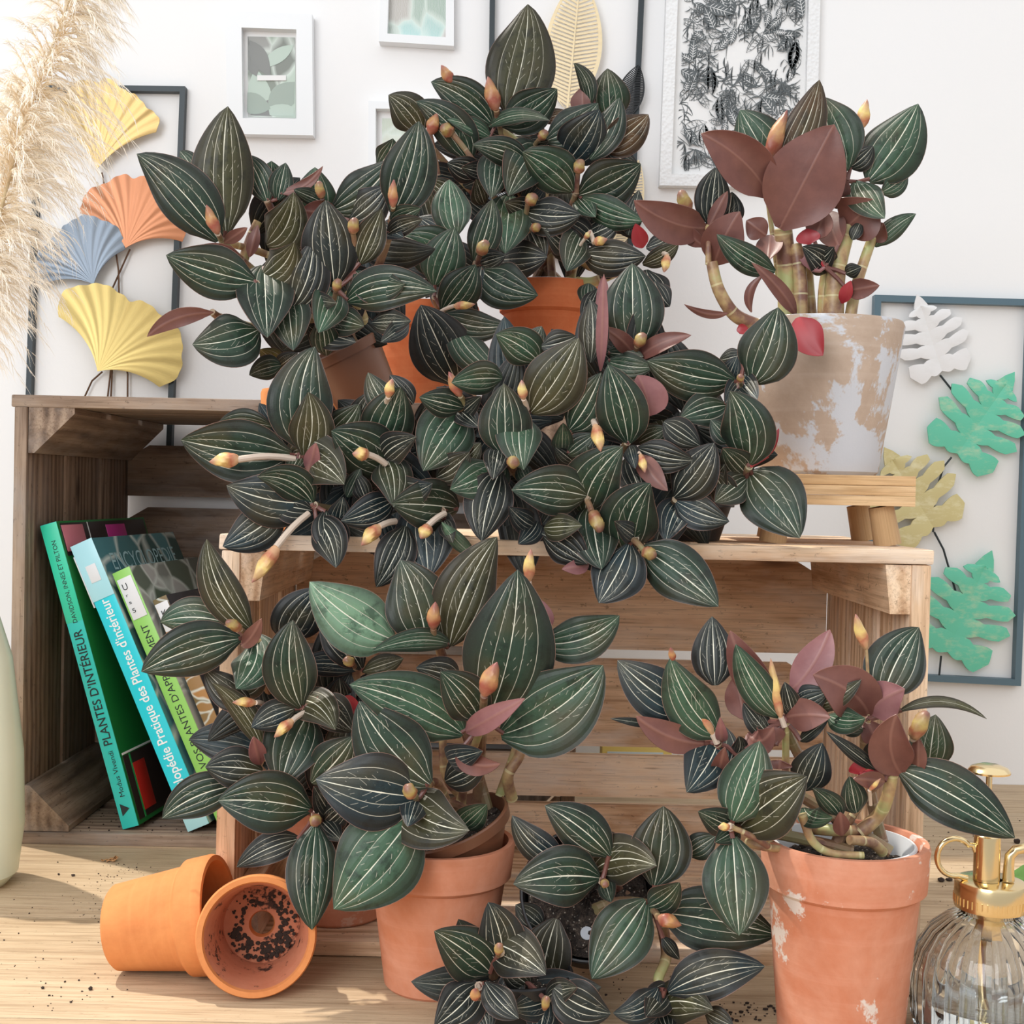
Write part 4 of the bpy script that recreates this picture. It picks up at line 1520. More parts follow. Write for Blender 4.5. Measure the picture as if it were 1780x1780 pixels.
for i in range(300):           # sprigs: stems, ribbed leaves, dark leaves and rootlets
    c = V((rn.uniform(X0, X1), rn.uniform(Z0, Z1))); an = rn.uniform(0, 6.28); a = V((math.cos(an), math.sin(an))); b = V((-a.y, a.x))
    kind = rn.random(); L = rn.uniform(.016, .034)
    if kind < .40:
        W = L * rn.uniform(.3, .5)
        stroke(c, c + a * L, .0004, rn.uniform(-.08, .08))
        for k in range(2):
            s = 1 if k else -1
            stroke(c, c + a * L, .00045, s * .22 * W / L * 2)
            for m in range(5):
                p_ = c + a * L * (.15 + .15 * m)
                stroke(p_, p_ + (a * .6 + b * s) * W * .34, .0004, .1)
    elif kind < .65:
        o = leaf_outline(tuple(c), tuple(a), L, L * .46, 7); inkpoly(o); lay[1] = 1; stroke(c, c + a * L, .0004)
        for m in range(1, 6):
            for s in (-1, 1): p_ = c + a * L * (.13 * m); stroke(p_, p_ + (a * .8 + b * s) * L * .16, .00035)
        lay[1] = 0
    elif kind < .85:
        stroke(c, c + a * L, .0005, .1)
        for m in range(6):
            p_ = c + a * L * m / 6; s = 1 if m % 2 else -1
            stroke(p_, p_ + (a * .7 + b * s) * L * .38, .0008, .12 * s)
    else:
        for m in range(7):
            aa = an + (m - 3) * .3; stroke(c, c + V((math.cos(aa), math.sin(aa))) * L * rn.uniform(.6, 1.1), .0006, rn.uniform(-.2, .2))
# roots at the foot of the print
c = V(Q(1207, 262))
for m in range(13):
    aa = R(-155 + m * 11); stroke(c, c + V((math.cos(aa), math.sin(aa))) * rn.uniform(.018, .028), .0008, rn.uniform(-.15, .15))
mb.build('linocut_print', [ink, M['paper']], r)

# metal ginkgo wall art
def metal(name, col, ro=.38, me=.55):
    t = NT(name); g = t.attr('gc', 'Vector')
    n1 = t.noise(g, 60, 4, .7)
    t.set(Base_Color=t.mix(n1, tuple(c * .8 for c in col), tuple(min(1, c * 1.12) for c in col)), Roughness=ro, Metallic=me); return t.m
q = px_quad(68, 151, 326, 155, 300, 832, 46, 828)
r = wall_thing('metal_wall_art', 'tall dark metal frame with gold, copper and blue grey ginkgo leaves behind the left crate', 'wall decoration', q)
mb = MB(); frame_bars(mb, q, .0062, WY - .0005, WY - .011); mb.build('frame', M['dark_metal'], r)
def ginkgo(sx, sy, deg, spread, rad, mat, seed, yb, lab):
    rn = random.Random(seed); c = V(Q(sx, sy)); rad = rad / FPX * WY
    NA, NR = 72, 10; vs_ = []; g = []
    for layer in (0, 1):
        for i in range(NA + 1):
            u = -1 + 2 * i / NA; a = R(deg) + R(spread) * u
            edge = rad * (1 + .05 * math.sin(u * 5 + seed) + .018 * math.sin(u * 15 + seed * 2) + .008 * math.sin(u * 41) - .22 * abs(u) ** 6 - .05 * math.exp(-((u - .1) / .07) ** 2))
            for k in range(NR + 1):
                s = k / NR
                rr = edge * s
                a2 = R(deg) + R(spread) * u * (.62 + .38 * s)
                cor = (.00022 * math.sin(i * 1.25) + .0002 * math.sin(i * .6)) * s + .006 * s * s * math.cos(u * 2.2) 
                vs_.append(V((c.x + rr * math.cos(a2), yb - .004 - cor - (.0009 if layer == 0 else 0), c.y + rr * math.sin(a2)))); g.append((rr, u, seed))
    n = (NA + 1) * (NR + 1); fs = []
    for i in range(NA):
        for k in range(NR):
            a_ = i * (NR + 1) + k; qd = [a_, a_ + 1, a_ + NR + 2, a_ + NR + 1]
            fs.append(qd); fs.append([x + n for x in qd[::-1]])
    for i in range(NA):
        a_ = i * (NR + 1) + NR; fs.append([a_, a_ + n, a_ + NR + 1 + n, a_ + NR + 1])
    for k in range(NR):
        fs.append([k + 1, k, k + n, k + 1 + n]); z = NA * (NR + 1) + k; fs.append([z, z + 1, z + 1 + n, z + n])
    mb = MB(); mb.add(vs_, fs, 0, g, True); o = mb.build('ginkgo_leaf', mat, r, sharp=60); o['label'] = lab
ginkgo(177, 300, 84, 50, 146, metal('gold_metal', (.52, .36, .14)), 1, WY - .012, 'upper gold ginkgo leaf')
ginkgo(225, 435, 76, 68, 122, metal('copper_metal', (.52, .22, .11)), 2, WY - .010, 'copper ginkgo leaf')
ginkgo(171, 498, 116, 66, 110, metal('blue_grey_leaf_metal', (.19, .23, .28)), 3, WY - .012, 'blue grey ginkgo leaf')
ginkgo(178, 648, 57, 70, 148, metal('yellow_gold_metal', (.64, .49, .18)), 4, WY - .013, 'lower yellow gold ginkgo leaf')
mb = MB()
for pl in [(177, 300, 192, 372, 206, 470, 207, 520, 186, 700, 184, 825), (226, 433, 205, 480, 187, 520, 195, 640, 187, 825), (171, 497, 182, 516, 200, 560, 222, 650, 221, 825), (178, 646, 160, 662, 147, 690, 140, 825)]:
    pts = [P(pl[i], pl[i + 1], WY - .006) for i in range(0, len(pl), 2)]; mb.tube(pts, .0011, 8)
mb.build('stem', plain('bronze_wire', (.13, .07, .04), .4, .6), r)

# black framed gold slatted leaves
q = px_quad(853, -120, 1124, -118, 1098, 452, 846, 446)
r = wall_thing('metal_wall_art', 'black metal frame with slatted pale gold leaves behind the topmost orchid', 'wall decoration', q)
mb = MB(); frame_bars(mb, q, .0062, WY - .0005, WY - .011); mb.build('frame', M['dark_metal'], r)
goldm = metal('pale_gold_metal', (.80, .66, .42), .4, .35)
def slat_leaf(bx, by, tx, ty, W, mat, lab, fill=True):
    b = V(Q(bx, by)); t = V(Q(tx, ty)); D = t - b; L = D.length; a = D / L; n = V((-a.y, a.x)); W = W / FPX * WY / 2
    prof = lambda s: W * max(0, math.sin(PI * s ** .9)) ** .75 if 0 < s < 1 else 0
    mb = MB(); N = 40
    for sg in (-1, 1):
        for i in range(N):
            s0, s1 = i / N, (i + 1) / N
            p = [b + a * L * s0 + n * sg * prof(s0), b + a * L * s1 + n * sg * prof(s1), b + a * L * s1 + n * sg * prof(s1) * .86, b + a * L * s0 + n * sg * prof(s0) * .86]
            mb.prism(orient([tuple(x) for x in p]), WY - .012, WY - .014)
        M_ = 34
        for i in range(1, M_):
            s = i / M_; s2 = min(s + .05, .99)
            p0 = b + a * L * s; p1 = b + a * L * s2 + n * sg * prof(s2) * .92; h = a * L * .0088
            mb.prism(orient([tuple(p0 - h), tuple(p1 - h), tuple(p1 + h), tuple(p0 + h)]), WY - .0125, WY - .0138)
    mb.prism(orient([tuple(b - n * .0012), tuple(t - n * .0006), tuple(t + n * .0006), tuple(b + n * .0012)]), WY - .0120, WY - .0155)
    o = mb.build('slatted_leaf', mat, r); o['label'] = lab
slat_leaf(985, 196, 1008, -34, 98, goldm, 'large gold slatted leaf')
slat_leaf(1060, 440, 1108, 284, 62, goldm, 'lower gold slatted leaf')
slat_leaf(1082, 212, 1108, 120, 46, M['black_metal'], 'black slatted leaf')
slat_leaf(872, 420, 880, 330, 50, M['black_metal'], 'black slatted leaf')
mb = MB(); mb.tube([P(985, 196, WY - .01), P(1000, 300, WY - .008), P(1010, 448, WY - .008)], .0011, 8); mb.tube([P(1064, 430, WY - .01), P(1060, 449, WY - .008)], .0011, 8); mb.build('stem', M['dark_metal'], r)

# blue grey frame with monstera leaves
q = px_quad(1516, 515, 1793, 523, 1768, 1190, 1494, 1176)
r = wall_thing('metal_wall_art', 'blue grey metal frame with white, green and gold monstera leaves at the right', 'wall decoration', q)
mb = MB(); frame_bars(mb, q, .0075, WY - .0005, WY - .012); mb.build('frame', M['blue_metal'], r)
def painted(name, c1, c2):
    t = NT(name); g = t.attr('gc', 'Vector'); n1 = t.noise(t.mapv(g, (40, 40, 90)), 1, 5, .7)
    t.set(Base_Color=t.mix(t.ramp(n1, [(.5, (0, 0, 0)), (.68, (1, 1, 1))]), c1, c2), Roughness=.5); return t.m
def monstera(bx, by, tx, ty, W, mat, vein, lab, yb=.010):
    b = V(Q(bx, by)); t = V(Q(tx, ty)); D = t - b; L = D.length; a = D / L; n = V((-a.y, a.x)); W = W / FPX * WY / 2
    def pr(s): return W * (math.sin(PI * min(1, (s + .16) / 1.16) ** .82) ** .8)
    def pt(sg, s, f, y):
        # ribs sweep toward the tip and the leaf is gently domed
        back = -.16 * L * max(0, .22 - s) * 4 * f
        w_ = pr(s) * f
        p = b + a * (L * (s * .80 + .20 * f * (1 - s) * s * 2.2) + back + L * .06) + n * sg * w_
        return V((p.x, WY - yb - .006 * f * (1 - f) - y, p.y))
    mb = MB(); nf = 5
    for sg in (-1, 1):
        for k in range(nf):
            s0, s1 = k / nf * 1.0, (k + 1) / nf * 1.0
            NF = 9; vs_ = []
            for layer in (0, .0022):
                for i in range(NF + 1):
                    f = i / NF
                    # finger narrows at its free end; slots open between fingers
                    m_ = (s0 + s1) / 2; h = (s1 - s0) / 2
                    g_ = 1.0 if f < .30 else (.62 + .38 * (1 - (f - .30) / .12) if f < .42 else .62 + .16 * math.sin((f - .42) / .58 * PI))
                    if f > .86: g_ *= math.sqrt(max(0, 1 - ((f - .86) / .145) ** 2)) 
                    if k == nf - 1 and True:
                        hi = s1 - .002; lo = m_ - h * g_
                        vs_.append(pt(sg, lo, f * (1.0), layer)); vs_.append(pt(sg, m_, f, layer)); vs_.append(pt(sg, min(.995, m_ + h * (g_ if f > .3 else 1)), f, layer))
                    else:
                        vs_.append(pt(sg, m_ - h * g_, f, layer)); vs_.append(pt(sg, m_, f * 1.03, layer + .0012 * math.sin(PI * f) * (1 if layer else 0))); vs_.append(pt(sg, m_ + h * g_, f, layer))
            n3 = (NF + 1) * 3; fs = []
            for i in range(NF):
                for c_ in range(2):
                    z = i * 3 + c_; qd = [z, z + 1, z + 4, z + 3]
                    fs.append(qd); fs.append([x + n3 for x in qd[::-1]])
                z = i * 3; fs.append([z, z + 3, z + 3 + n3, z + n3]); z += 2; fs.append([z + 3, z, z + n3, z + 3 + n3])
            z = NF * 3
            fs += [[z, z + 1, z + 1 + n3, z + n3], [z + 1, z + 2, z + 2 + n3, z + 1 + n3]]
            mb.add(vs_, fs, 0, None, False)
    # tip
    tipv = []
    for layer in (0, .0022):
        for s, w_ in ((.84, .10), (.93, .055), (1.0, .0)):
            p = b + a * L * s
            tipv += [V(((p - n * W * 2 * w_).x, WY - yb - layer, (p - n * W * 2 * w_).y)), V(((p + n * W * 2 * w_).x, WY - yb - layer, (p + n * W * 2 * w_).y))]
    mb.add(tipv, [[0, 1, 3, 2], [2, 3, 5, 4], [7, 6, 8, 9], [9, 8, 10, 11], [0, 2, 8, 6], [2, 4, 10, 8], [3, 1, 7, 9], [5, 3, 9, 11]])
    for sg in (-1, 1):
        pass
    bmx = MB()
    bmx.tube([V((b.x, WY - yb - .003, b.y)), V(((b + a * L * .5).x, WY - yb - .0045, (b + a * L * .5).y)), V(((b + a * L * .97).x, WY - yb - .003, (b + a * L * .97).y))], [.0016, .0014, .0006], 8)
    for sg in (-1, 1):
        for k in range(nf):
            m_ = (k + .5) / nf
            bmx.tube([pt(sg, m_, 0.02, .0038), pt(sg, m_, .3, .004), pt(sg, m_, .6, .0042), pt(sg, m_, .92, .0038)], [.0011, .001, .0009, .0006], 7)
    o = mb.build('monstera_leaf', mat, r, sharp=40); o['label'] = lab
    bmx.build('vein', vein, o, M=None)
    return o
mw = painted('white_paint', (.80, .80, .80), (.76, .76, .75)); mg = painted('green_paint', (.13, .56, .38), (.36, .60, .40)); mo = painted('gold_paint', (.62, .54, .26), (.74, .68, .42)); mc = plain('cream_paint', (.66, .62, .40), .5)
for ar in [(1634, 655, 1588, 514, 128, mw, mw, 'white monstera leaf'), (1652, 798, 1757, 648, 160, mg, mc, 'upper green monstera leaf'), (1622, 925, 1532, 778, 158, mo, mo, 'gold monstera leaf'), (1636, 1142, 1718, 956, 172, mg, mc, 'lower green monstera leaf')]:
    monstera(*ar)
mb = MB()
for pl in [(1634, 652, 1650, 672, 1668, 695), (1654, 795, 1640, 812, 1625, 860, 1622, 925), (1624, 925, 1640, 955, 1664, 1038), (1636, 1140, 1632, 1180), (1745, 515, 1700, 600, 1668, 695)][:4]:
    mb.tube([P(pl[i], pl[i + 1], WY - .008) for i in range(0, len(pl), 2)], .0012, 8)
mb.build('stem', M['dark_metal'], r)

# ------------------------------------------------------------------ vase and pampas grass at the left
vt = NT('pale_green_glaze'); vt.set(Base_Color=(.72, .80, .66), Roughness=.25)
vc = P(-62, 1400, 1.05); vcx = vc.x
mb = MB(); mb.lathe([(.004, 0), (.034, 0), (.043, .01), (.0475, .05), (.046, .11), (.036, .19), (.022, .235), (.0185, .25), (.022, .262), (.019, .262), (.0155, .25), (.018, .235), (.033, .19), (.042, .11), (.043, .05), (.038, .012), (.004, .006)], (0, 0, 0), 64, 0, None, None, True)
o = mb.build('vase', vt.m); o.location = (vcx, 1.05, 0); tag(o, 'pale green glazed vase at the left edge beside the crate, holding pampas grass', 'vase')
pm = NT('pampas_plume'); g = pm.attr('gc', 'Vector'); s_ = pm.n('ShaderNodeSeparateXYZ'); pm.l(g, s_.inputs[0])
oi = pm.n('ShaderNodeObjectInfo')
pm.set(Base_Color=pm.mix(1.0, pm.ramp(s_.outputs[0], [(0, (.66, .46, .24)), (.45, (.80, .66, .46)), (1, (.90, .85, .76))]), oi.outputs['Color'], 'MULTIPLY'), Roughness=.8)
pm.b.inputs['Subsurface Weight'].default_value = 0
def pampas(pts, label, seed, nb, lmax, col):
    rn = random.Random(seed)
    c = [P(x, y, d) for x, y, d in pts]
    neck = V((vcx + rn.uniform(-.006, .006), 1.05 + rn.uniform(-.006, .006), .10))
    root = empty('pampas_grass', neck, label, 'dried plant')
    mouth = V((vcx, 1.05, .262))
    mb = MB(); mb.tube([neck, mouth, mouth.lerp(c[0], .5) + V((0, 0, .01)), c[0], c[len(c) // 2], c[-1]], [.0022, .0022, .002, .0018, .0012, .0006], 8); mb.build('stem', plain('straw', (.55, .42, .24), .7), root)
    vs_ = []; fs = []; g = []
    def spine(t):
        k = t * (len(c) - 1); i = min(int(k), len(c) - 2); return c[i].lerp(c[i + 1], k - i), (c[i + 1] - c[i]).normalized()
    def blade(p, d, L, w, droop, t0):
        x = d.cross(V((0, 1, .1)));
        if x.length < .1: x = V((1, 0, 0))
        x.normalize(); b0 = len(vs_)
        for i in range(4):
            s = i / 3; q_ = p + d * L * s + V((0, 0, -droop * L * s * s)); ww = w * (1 - s) + .00004
            vs_.append(q_ + x * ww); vs_.append(q_ - x * ww); g.append((t0 + s * (1 - t0), 0, 0)); g.append((t0 + s * (1 - t0), 0, 0))
        for i in range(3): fs.append([b0 + 2 * i, b0 + 2 * i + 1, b0 + 2 * i + 3, b0 + 2 * i + 2])
    for i in range(nb):
        t = rn.random() ** .9; p, ax = spine(t)
        a = rn.uniform(0, 6.28); o_ = ax.orthogonal().normalized(); o2 = ax.cross(o_)
        d = (o_ * math.cos(a) + o2 * math.sin(a)) * rn.uniform(.5, 1) + ax * rn.uniform(.35, .9) + V((.12, 0, 0)); d.normalize()
        L = lmax * (.35 + .65 * math.sin(PI * min(1, t * .9 + .1))) * rn.uniform(.5, 1.05); dr = rn.uniform(.35, .95)
        blade(p, d, L, .0003, dr, .1)
        nh = 26
        for k in range(nh):
            s = (k + rn.random()) / nh; q_ = p + d * L * s + V((0, 0, -dr * L * s * s))
            td = (d + V((0, 0, -2 * dr * s))).normalized()
            dd = (td + V((rn.uniform(-.45, .45), rn.uniform(-.45, .45), rn.uniform(-.45, .3)))).normalized()
            blade(q_, dd, rn.uniform(.008, .017), .00026, .3, .15 + .75 * s)
    mb = MB(); mb.add(vs_, fs, 0, g, True); o = mb.build('plume', pm.m, root); o.color = (*col, 1)
pampas([(-50, 560, 1.10), (-10, 400, 1.12), (40, 220, 1.13), (110, 60, 1.14), (165, -120, 1.15)], 'fluffy cream pampas plume leaning right, the front and larger one', 5, 620, .088, (1, 1, 1))
pampas([(-90, 620, 1.12), (-60, 520, 1.16), (-20, 380, 1.18), (20, 250, 1.2), (40, 150, 1.2)], 'paler lower pampas plume behind, hanging over the blue grey ginkgo leaf', 6, 420, .092, (1.12, 1.15, 1.2))

# ------------------------------------------------------------------ books
def text_mesh(body, mat, name, place, sx, sy, parent, ext=.00012, bold=0.0, center=False):
    """place: maps (x, y, z) of the lettering to world"""
    cu = bpy.data.curves.new(name, 'FONT'); cu.body = body; cu.size = 1; cu.offset = bold; cu.resolution_u = 3
    ob = bpy.data.objects.new(name, cu); C.objects.link(ob)
    bpy.context.view_layer.update()
    me = bpy.data.meshes.new_from_object(ob)
    bpy.data.objects.remove(ob); bpy.data.curves.remove(cu)
    xs = [v.co.x for v in me.vertices]; ys = [v.co.y for v in me.vertices]
    x0, x1, y0, y1 = min(xs), max(xs), min(0, min(ys)), max(ys)
    off = parent.location if parent.type == 'EMPTY' else V((0, 0, 0))
    for v in me.vertices:
        fx = (v.co.x - x0) / (x1 - x0) * sx; fy = v.co.y * (sy / .72)
        v.co = place(fx, fy) - off
    me.materials.clear(); me.materials.append(mat)
    o = bpy.data.objects.new(name, me); C.objects.link(o); o.parent = parent
    return o
black = plain('black_ink', (.012, .02, .02), .6); whiteink = plain('white_ink', (.80, .84, .84), .6)
M['page'] = plain('page_block', (.66, .62, .52), .8)
def book(label, bl, d, h, t, dep, lean, yaw, spine_c, cover_c, seed):
    o = P(bl[0], bl[1], d); o = V((o.x, d, .0116))
    T = Matrix.Translation(o) @ Matrix.Rotation(R(-yaw), 4, 'Z') @ Matrix.Rotation(R(-lean), 4, 'Y')
    r = empty('book', o, label, 'book', 'books leaning in the left crate')
    def part(name, boxes, mats):
        mb = MB()
        for b in boxes: mb.box(b[0], b[1], mi=b[2] if len(b) > 2 else 0, bev=.0006, axis=2)
        mb.v = [T @ p for p in mb.v]
        return mb.build(name, mats, r)
    part('cover', [((0, 0, 0), (.0016, dep, h), 1), ((t - .0016, 0, 0), (t, dep, h), 1), ((.0002, -.0006, 0), (t - .0002, .0014, h), 0)], [spine_c, cover_c])
    part('pages', [((.0018, .0016, .003), (t - .0018, dep - .003, h - .003))], M['page'])
    sp_ = lambda x, z, k=0: T @ V((x, -.0008 - k, z))
    return r, T, part
spine1 = plain('turquoise_spine', (.03, .56, .50), .35); cover1 = plain('deep_green_cover', (.01, .17, .035), .35)
r, T, part = book("turquoise book titled PLANTES D'INTERIEUR, leftmost in the crate", (213, 1455), 1.183, .296, .0168, .20, 16.9, 7, spine1, cover1, 1)
def along(T, xb, z0, k=.0009): return lambda fx, fy: T @ V((xb - fy, -k, z0 + fx))
text_mesh("PLANTES D'INTÉRIEUR", black, 'spine_title', along(T, .0128, .080), .112, .0088, r, bold=.008)
text_mesh('DAVIDSON, INNES ET PILTON', black, 'author_name', along(T, .0112, .199), .080, .0046, r)
text_mesh('Modus Vivendi', black, 'publisher_name', along(T, .0112, .030), .044, .0050, r)
mb = MB(); mb.add([T @ V(p) for p in ((.004, -.0009, .012), (.0125, -.0009, .018), (.004, -.0009, .024))], [[0, 1, 2]]); mb.build('publisher_mark', black, r)
part('spine_shade_band', [((.0001, -.0007, .20), (.0167, -.0004, .2955))], plain('green_spine_top', (.03, .58, .36), .35))  # greener band over the upper part of the spine
COVER = [((.0167, .004, .262), (.0171, .196, .294), 0), ((.0167, .004, .004), (.0171, .196, .066), 1), ((.0167, .004, .067), (.0172, .196, .069), 2), ((.0167, .0165, .004), (.0172, .020, .066), 3), ((.0167, .060, .262), (.0172, .062, .294), 2), ((.0167, .0195, .010), (.01735, .046, .056), 4), ((.0167, .100, .264), (.01735, .145, .290), 5), ((.0167, .006, .266), (.01735, .05, .292), 6)]
MATS = [plain('cover_black', (.025, .018, .02), .3), plain('cover_dark', (.03, .02, .018), .3), whiteink, plain('bright_green', (.02, .40, .10), .3), plain('red_flower', (.60, .03, .02), .3), plain('magenta_flower', (.55, .03, .28), .3), plain('pink_flower', (.72, .24, .30), .3)]
for (a_, b_, m_) in COVER: part(('cover_photo', 'cover_photo', 'cover_line', 'cover_stripe', 'red_flower_picture', 'magenta_flower_picture', 'pink_flower_picture')[m_], [(a_, b_)], MATS[m_])
spine2 = plain('cyan_spine', (.02, .60, .70), .3); cover2 = leafprint('dark_teal_cover', [(.03, .12, .15), (.08, .24, .26), (.02, .06, .05), (.10, .30, .34)], 22, 3, False)
r, T, part = book("bright cyan book titled Encyclopedie Pratique des Plantes d'interieur, second from the left", (327, 1466), 1.180, .290, .0225, .19, 24.6, 8, spine2, cover2, 2)
text_mesh("Encyclopédie Pratique des Plantes d'intérieur", whiteink, 'spine_title', along(T, .0150, .020), .212, .0100, r, bold=.012)
part('library_tape', [((-.0003, -.0012, .233), (.0228, -.0007, .2902))], plain('pale_tape', (.40, .72, .80), .2))
part('library_label', [((.006, -.0016, .250), (.0165, -.0013, .267))], M['white_plastic'])
part('spine_foot', [((.0001, -.0010, 0), (.0224, -.0007, .030))], plain('pale_cyan', (.38, .66, .68), .3))
part('torn_dust_jacket', [((-.0016, -.0012, .228), (-.0004, .03, .280))], M['white_plastic'])
text_mesh('ENCYCLOPÉDIE', plain('teal_ink', (.35, .58, .62), .4), 'cover_title', lambda fx, fy: T @ V((.0231, .02 + fx, .256 + fy)), .15, .018, r)
spine3 = plain('lime_green_spine', (.27, .58, .12), .35); cover3 = leafprint('grey_plant_cover', [(.10, .12, .10), (.35, .36, .34), (.05, .09, .05), (.45, .46, .44)], 26, 5, False)
r, T, part = book("lime green book with a white library label marked U, third from the left", (384, 1468), 1.182, .264, .0190, .18, 25.1, 8, spine3, cover3, 3)
text_mesh("RÉUSSIR VOS PLANTES D'APPARTEMENT", black, 'spine_title', along(T, .0130, .022), .186, .0072, r)
part('library_label', [((.0022, -.0013, .215), (.0172, -.0008, .256))], M['white_plastic'])
for i, (ch, sz) in enumerate((('U', .0065), ('r', .0030), ('s', .0035), ('5', .0045))):
    zz = (.2445, .238, .2305, .2215)[i]
    text_mesh(ch, black, 'label_letter', (lambda z_: (lambda fx, fy: T @ V((.0050 + fx + .0004 * 0, -.0016, z_ + fy))))(zz), sz * .75, sz, r)
spine4 = leafprint('brown_floral_spine', [(.05, .04, .03), (.30, .17, .06), (.08, .09, .04), (.42, .20, .05)], 60, 9, False)
cover4 = plain('dark_cover', (.05, .05, .055), .25)
r, T, part = book("dark patterned book with a label marked K, nearest the front crate", (432, 1468), 1.186, .236, .0150, .17, 24.8, 8, spine4, cover4, 4)
part('library_label', [((.001, -.0013, .203), (.0142, -.0008, .231))], M['white_plastic'])
text_mesh('K', black, 'label_letter', lambda fx, fy: T @ V((.0045 + fx, -.0016, .217 + fy)), .0055, .0070, r)

# yellow box behind the crates
a, b = P(1046, 1320, 1.42), P(1168, 1320, 1.42)
yb_ = empty('yellow_box', ((a.x + b.x) / 2, 1.43, 0), 'small yellow box with a pale label, seen through the back of the middle crate', 'box')
mb = MB(); mb.box((a.x, 1.42, 0), (b.x, 1.455, .052)); mb.build('carton', plain('yellow_card', (.80, .62, .18), .6), yb_)
mb = MB(); mb.box((a.x + .006, 1.4192, .006), (b.x - .010, 1.4199, .046)); mb.build('label', plain('pale_blue_label', (.62, .72, .76), .6), yb_)

# ------------------------------------------------------------------ glass sprayer
gt = NT('clear_glass'); gt.set(Base_Color=(.97, .99, .99), Roughness=.0); gt.b.inputs['Transmission Weight'].default_value = 1; gt.b.inputs['IOR'].default_value = 1.45
sc_ = P(1722, 1530, .79); sx_ = sc_.x
sr = empty('spray_bottle', (sx_, .79, 0), 'ribbed clear glass plant sprayer with a brass pump at the right edge', 'sprayer')
mb = MB()
prof = [(.002, .0002), (.038, .0002), (.043, .003), (.0455, .012), (.0458, .030), (.0452, .044), (.0425, .056), (.036, .067), (.026, .0755), (.0185, .079), (.0165, .082), (.0165, .092), (.0140, .092), (.0140, .082), (.0150, .078), (.0235, .0735), (.033, .065), (.0395, .054), (.0423, .043), (.0430, .030), (.0425, .013), (.040, .0055), (.002, .0045)]
def fl(th, i):
    if i in (0, 1) or 9 <= i <= 13 or i >= 21: return 1
    return 1 + (.030 if i < 9 else .010) * (abs(math.sin(15 * th)) ** .8 - .5)
mb.lathe(prof, (0, 0, 0), 360, 0, None, fl, True)
mb.v = [p + V((sx_, .79, 0)) for p in mb.v]; mb.build('glass_bottle', gt.m, sr)
wt = NT('water'); wt.set(Base_Color=(.97, 1, 1), Roughness=0); wt.b.inputs['Transmission Weight'].default_value = 1; wt.b.inputs['IOR'].default_value = 1.33
mb = MB(); mb.lathe([(.001, .0062), (.0385, .0062), (.0410, .014), (.0412, .026), (.0008, .026)], (sx_, .79, 0), 96, 0, None, None, True); mb.build('water', wt.m, sr)
def brass(name, f, sharp=35):
    mb = MB(); f(mb); return mb.build(name, M['brass'], sr, sharp=sharp)
brass('collar', lambda m: (m.lathe([(.0168, .083), (.0215, .083), (.0218, .0845), (.0216, .098), (.0210, .0995), (.0190, .1003), (.0070, .1006), (.0070, .0975), (.0168, .0975)], (sx_, .79, 0), 80, 0, None, None, True),
      [m.tube([V((sx_ + .0218 * math.cos(a_), .79 + .0218 * math.sin(a_), .0855)), V((sx_ + .0218 * math.cos(a_), .79 + .0218 * math.sin(a_), .0905))], .0004, 6) for a_ in [2 * PI * k / 44 for k in range(44)]]))
brass('pump_cylinder', lambda m: m.lathe([(.002, .1007), (.0080, .1007), (.0080, .1260), (.0078, .1285), (.0065, .1293), (.0058, .1305), (.0040, .1310), (.0040, .1325), (.0020, .1330)], (sx_ - .0035, .788, 0), 48, 0, None, None, True))
brass('pump_rod', lambda m: m.tube([V((sx_ - .0035, .788, .1335)), V((sx_ - .0035, .788, .1672))], .0019, 16))
brass('pump_button', lambda m: m.lathe([(.0001, .1735), (.006, .1732), (.011, .1715), (.0128, .1692), (.0126, .1680), (.006, .1675), (.0001, .1675)], (sx_ - .0035, .788, 0), 48, 0, None, None, True))
def ring(m):
    c_ = P(1660, 1490, .788); pts = [V((sx_ - .0105, .788, .1185)), V((sx_ - .0122, .788, .1225))]
    for k in range(22):
        a_ = R(42 + k * 11.4); pts.append(V((c_.x + .0112 * math.cos(a_), .788, c_.z + .0118 * math.sin(a_))))
    pts.append(V((sx_ - .0155, .788, .1015)))
    m.tube(pts, .0018, 12)
brass('finger_ring', ring)
brass('spout', lambda m: m.tube([V((sx_ + .0095, .786, .1012)), V((sx_ + .0095, .786, .110)), V((sx_ + .0100, .786, .1165)), V((sx_ + .0135, .786, .1205)), V((sx_ + .020, .785, .1222)), V((sx_ + .034, .783, .1245))], [.0038, .0032, .0032, .0032, .0031, .0030], 16))
brass('pump_body', lambda m: m.lathe([(.001, .062), (.0060, .062), (.0078, .068), (.0090, .082), (.0090, .0965), (.001, .0965)], (sx_, .79, 0), 40, 0, None, None, True))
brass('dip_tube', lambda m: m.tube([V((sx_, .79, .0615)), V((sx_ - .002, .79, .03)), V((sx_ - .004, .79, .008))], .0017, 12))

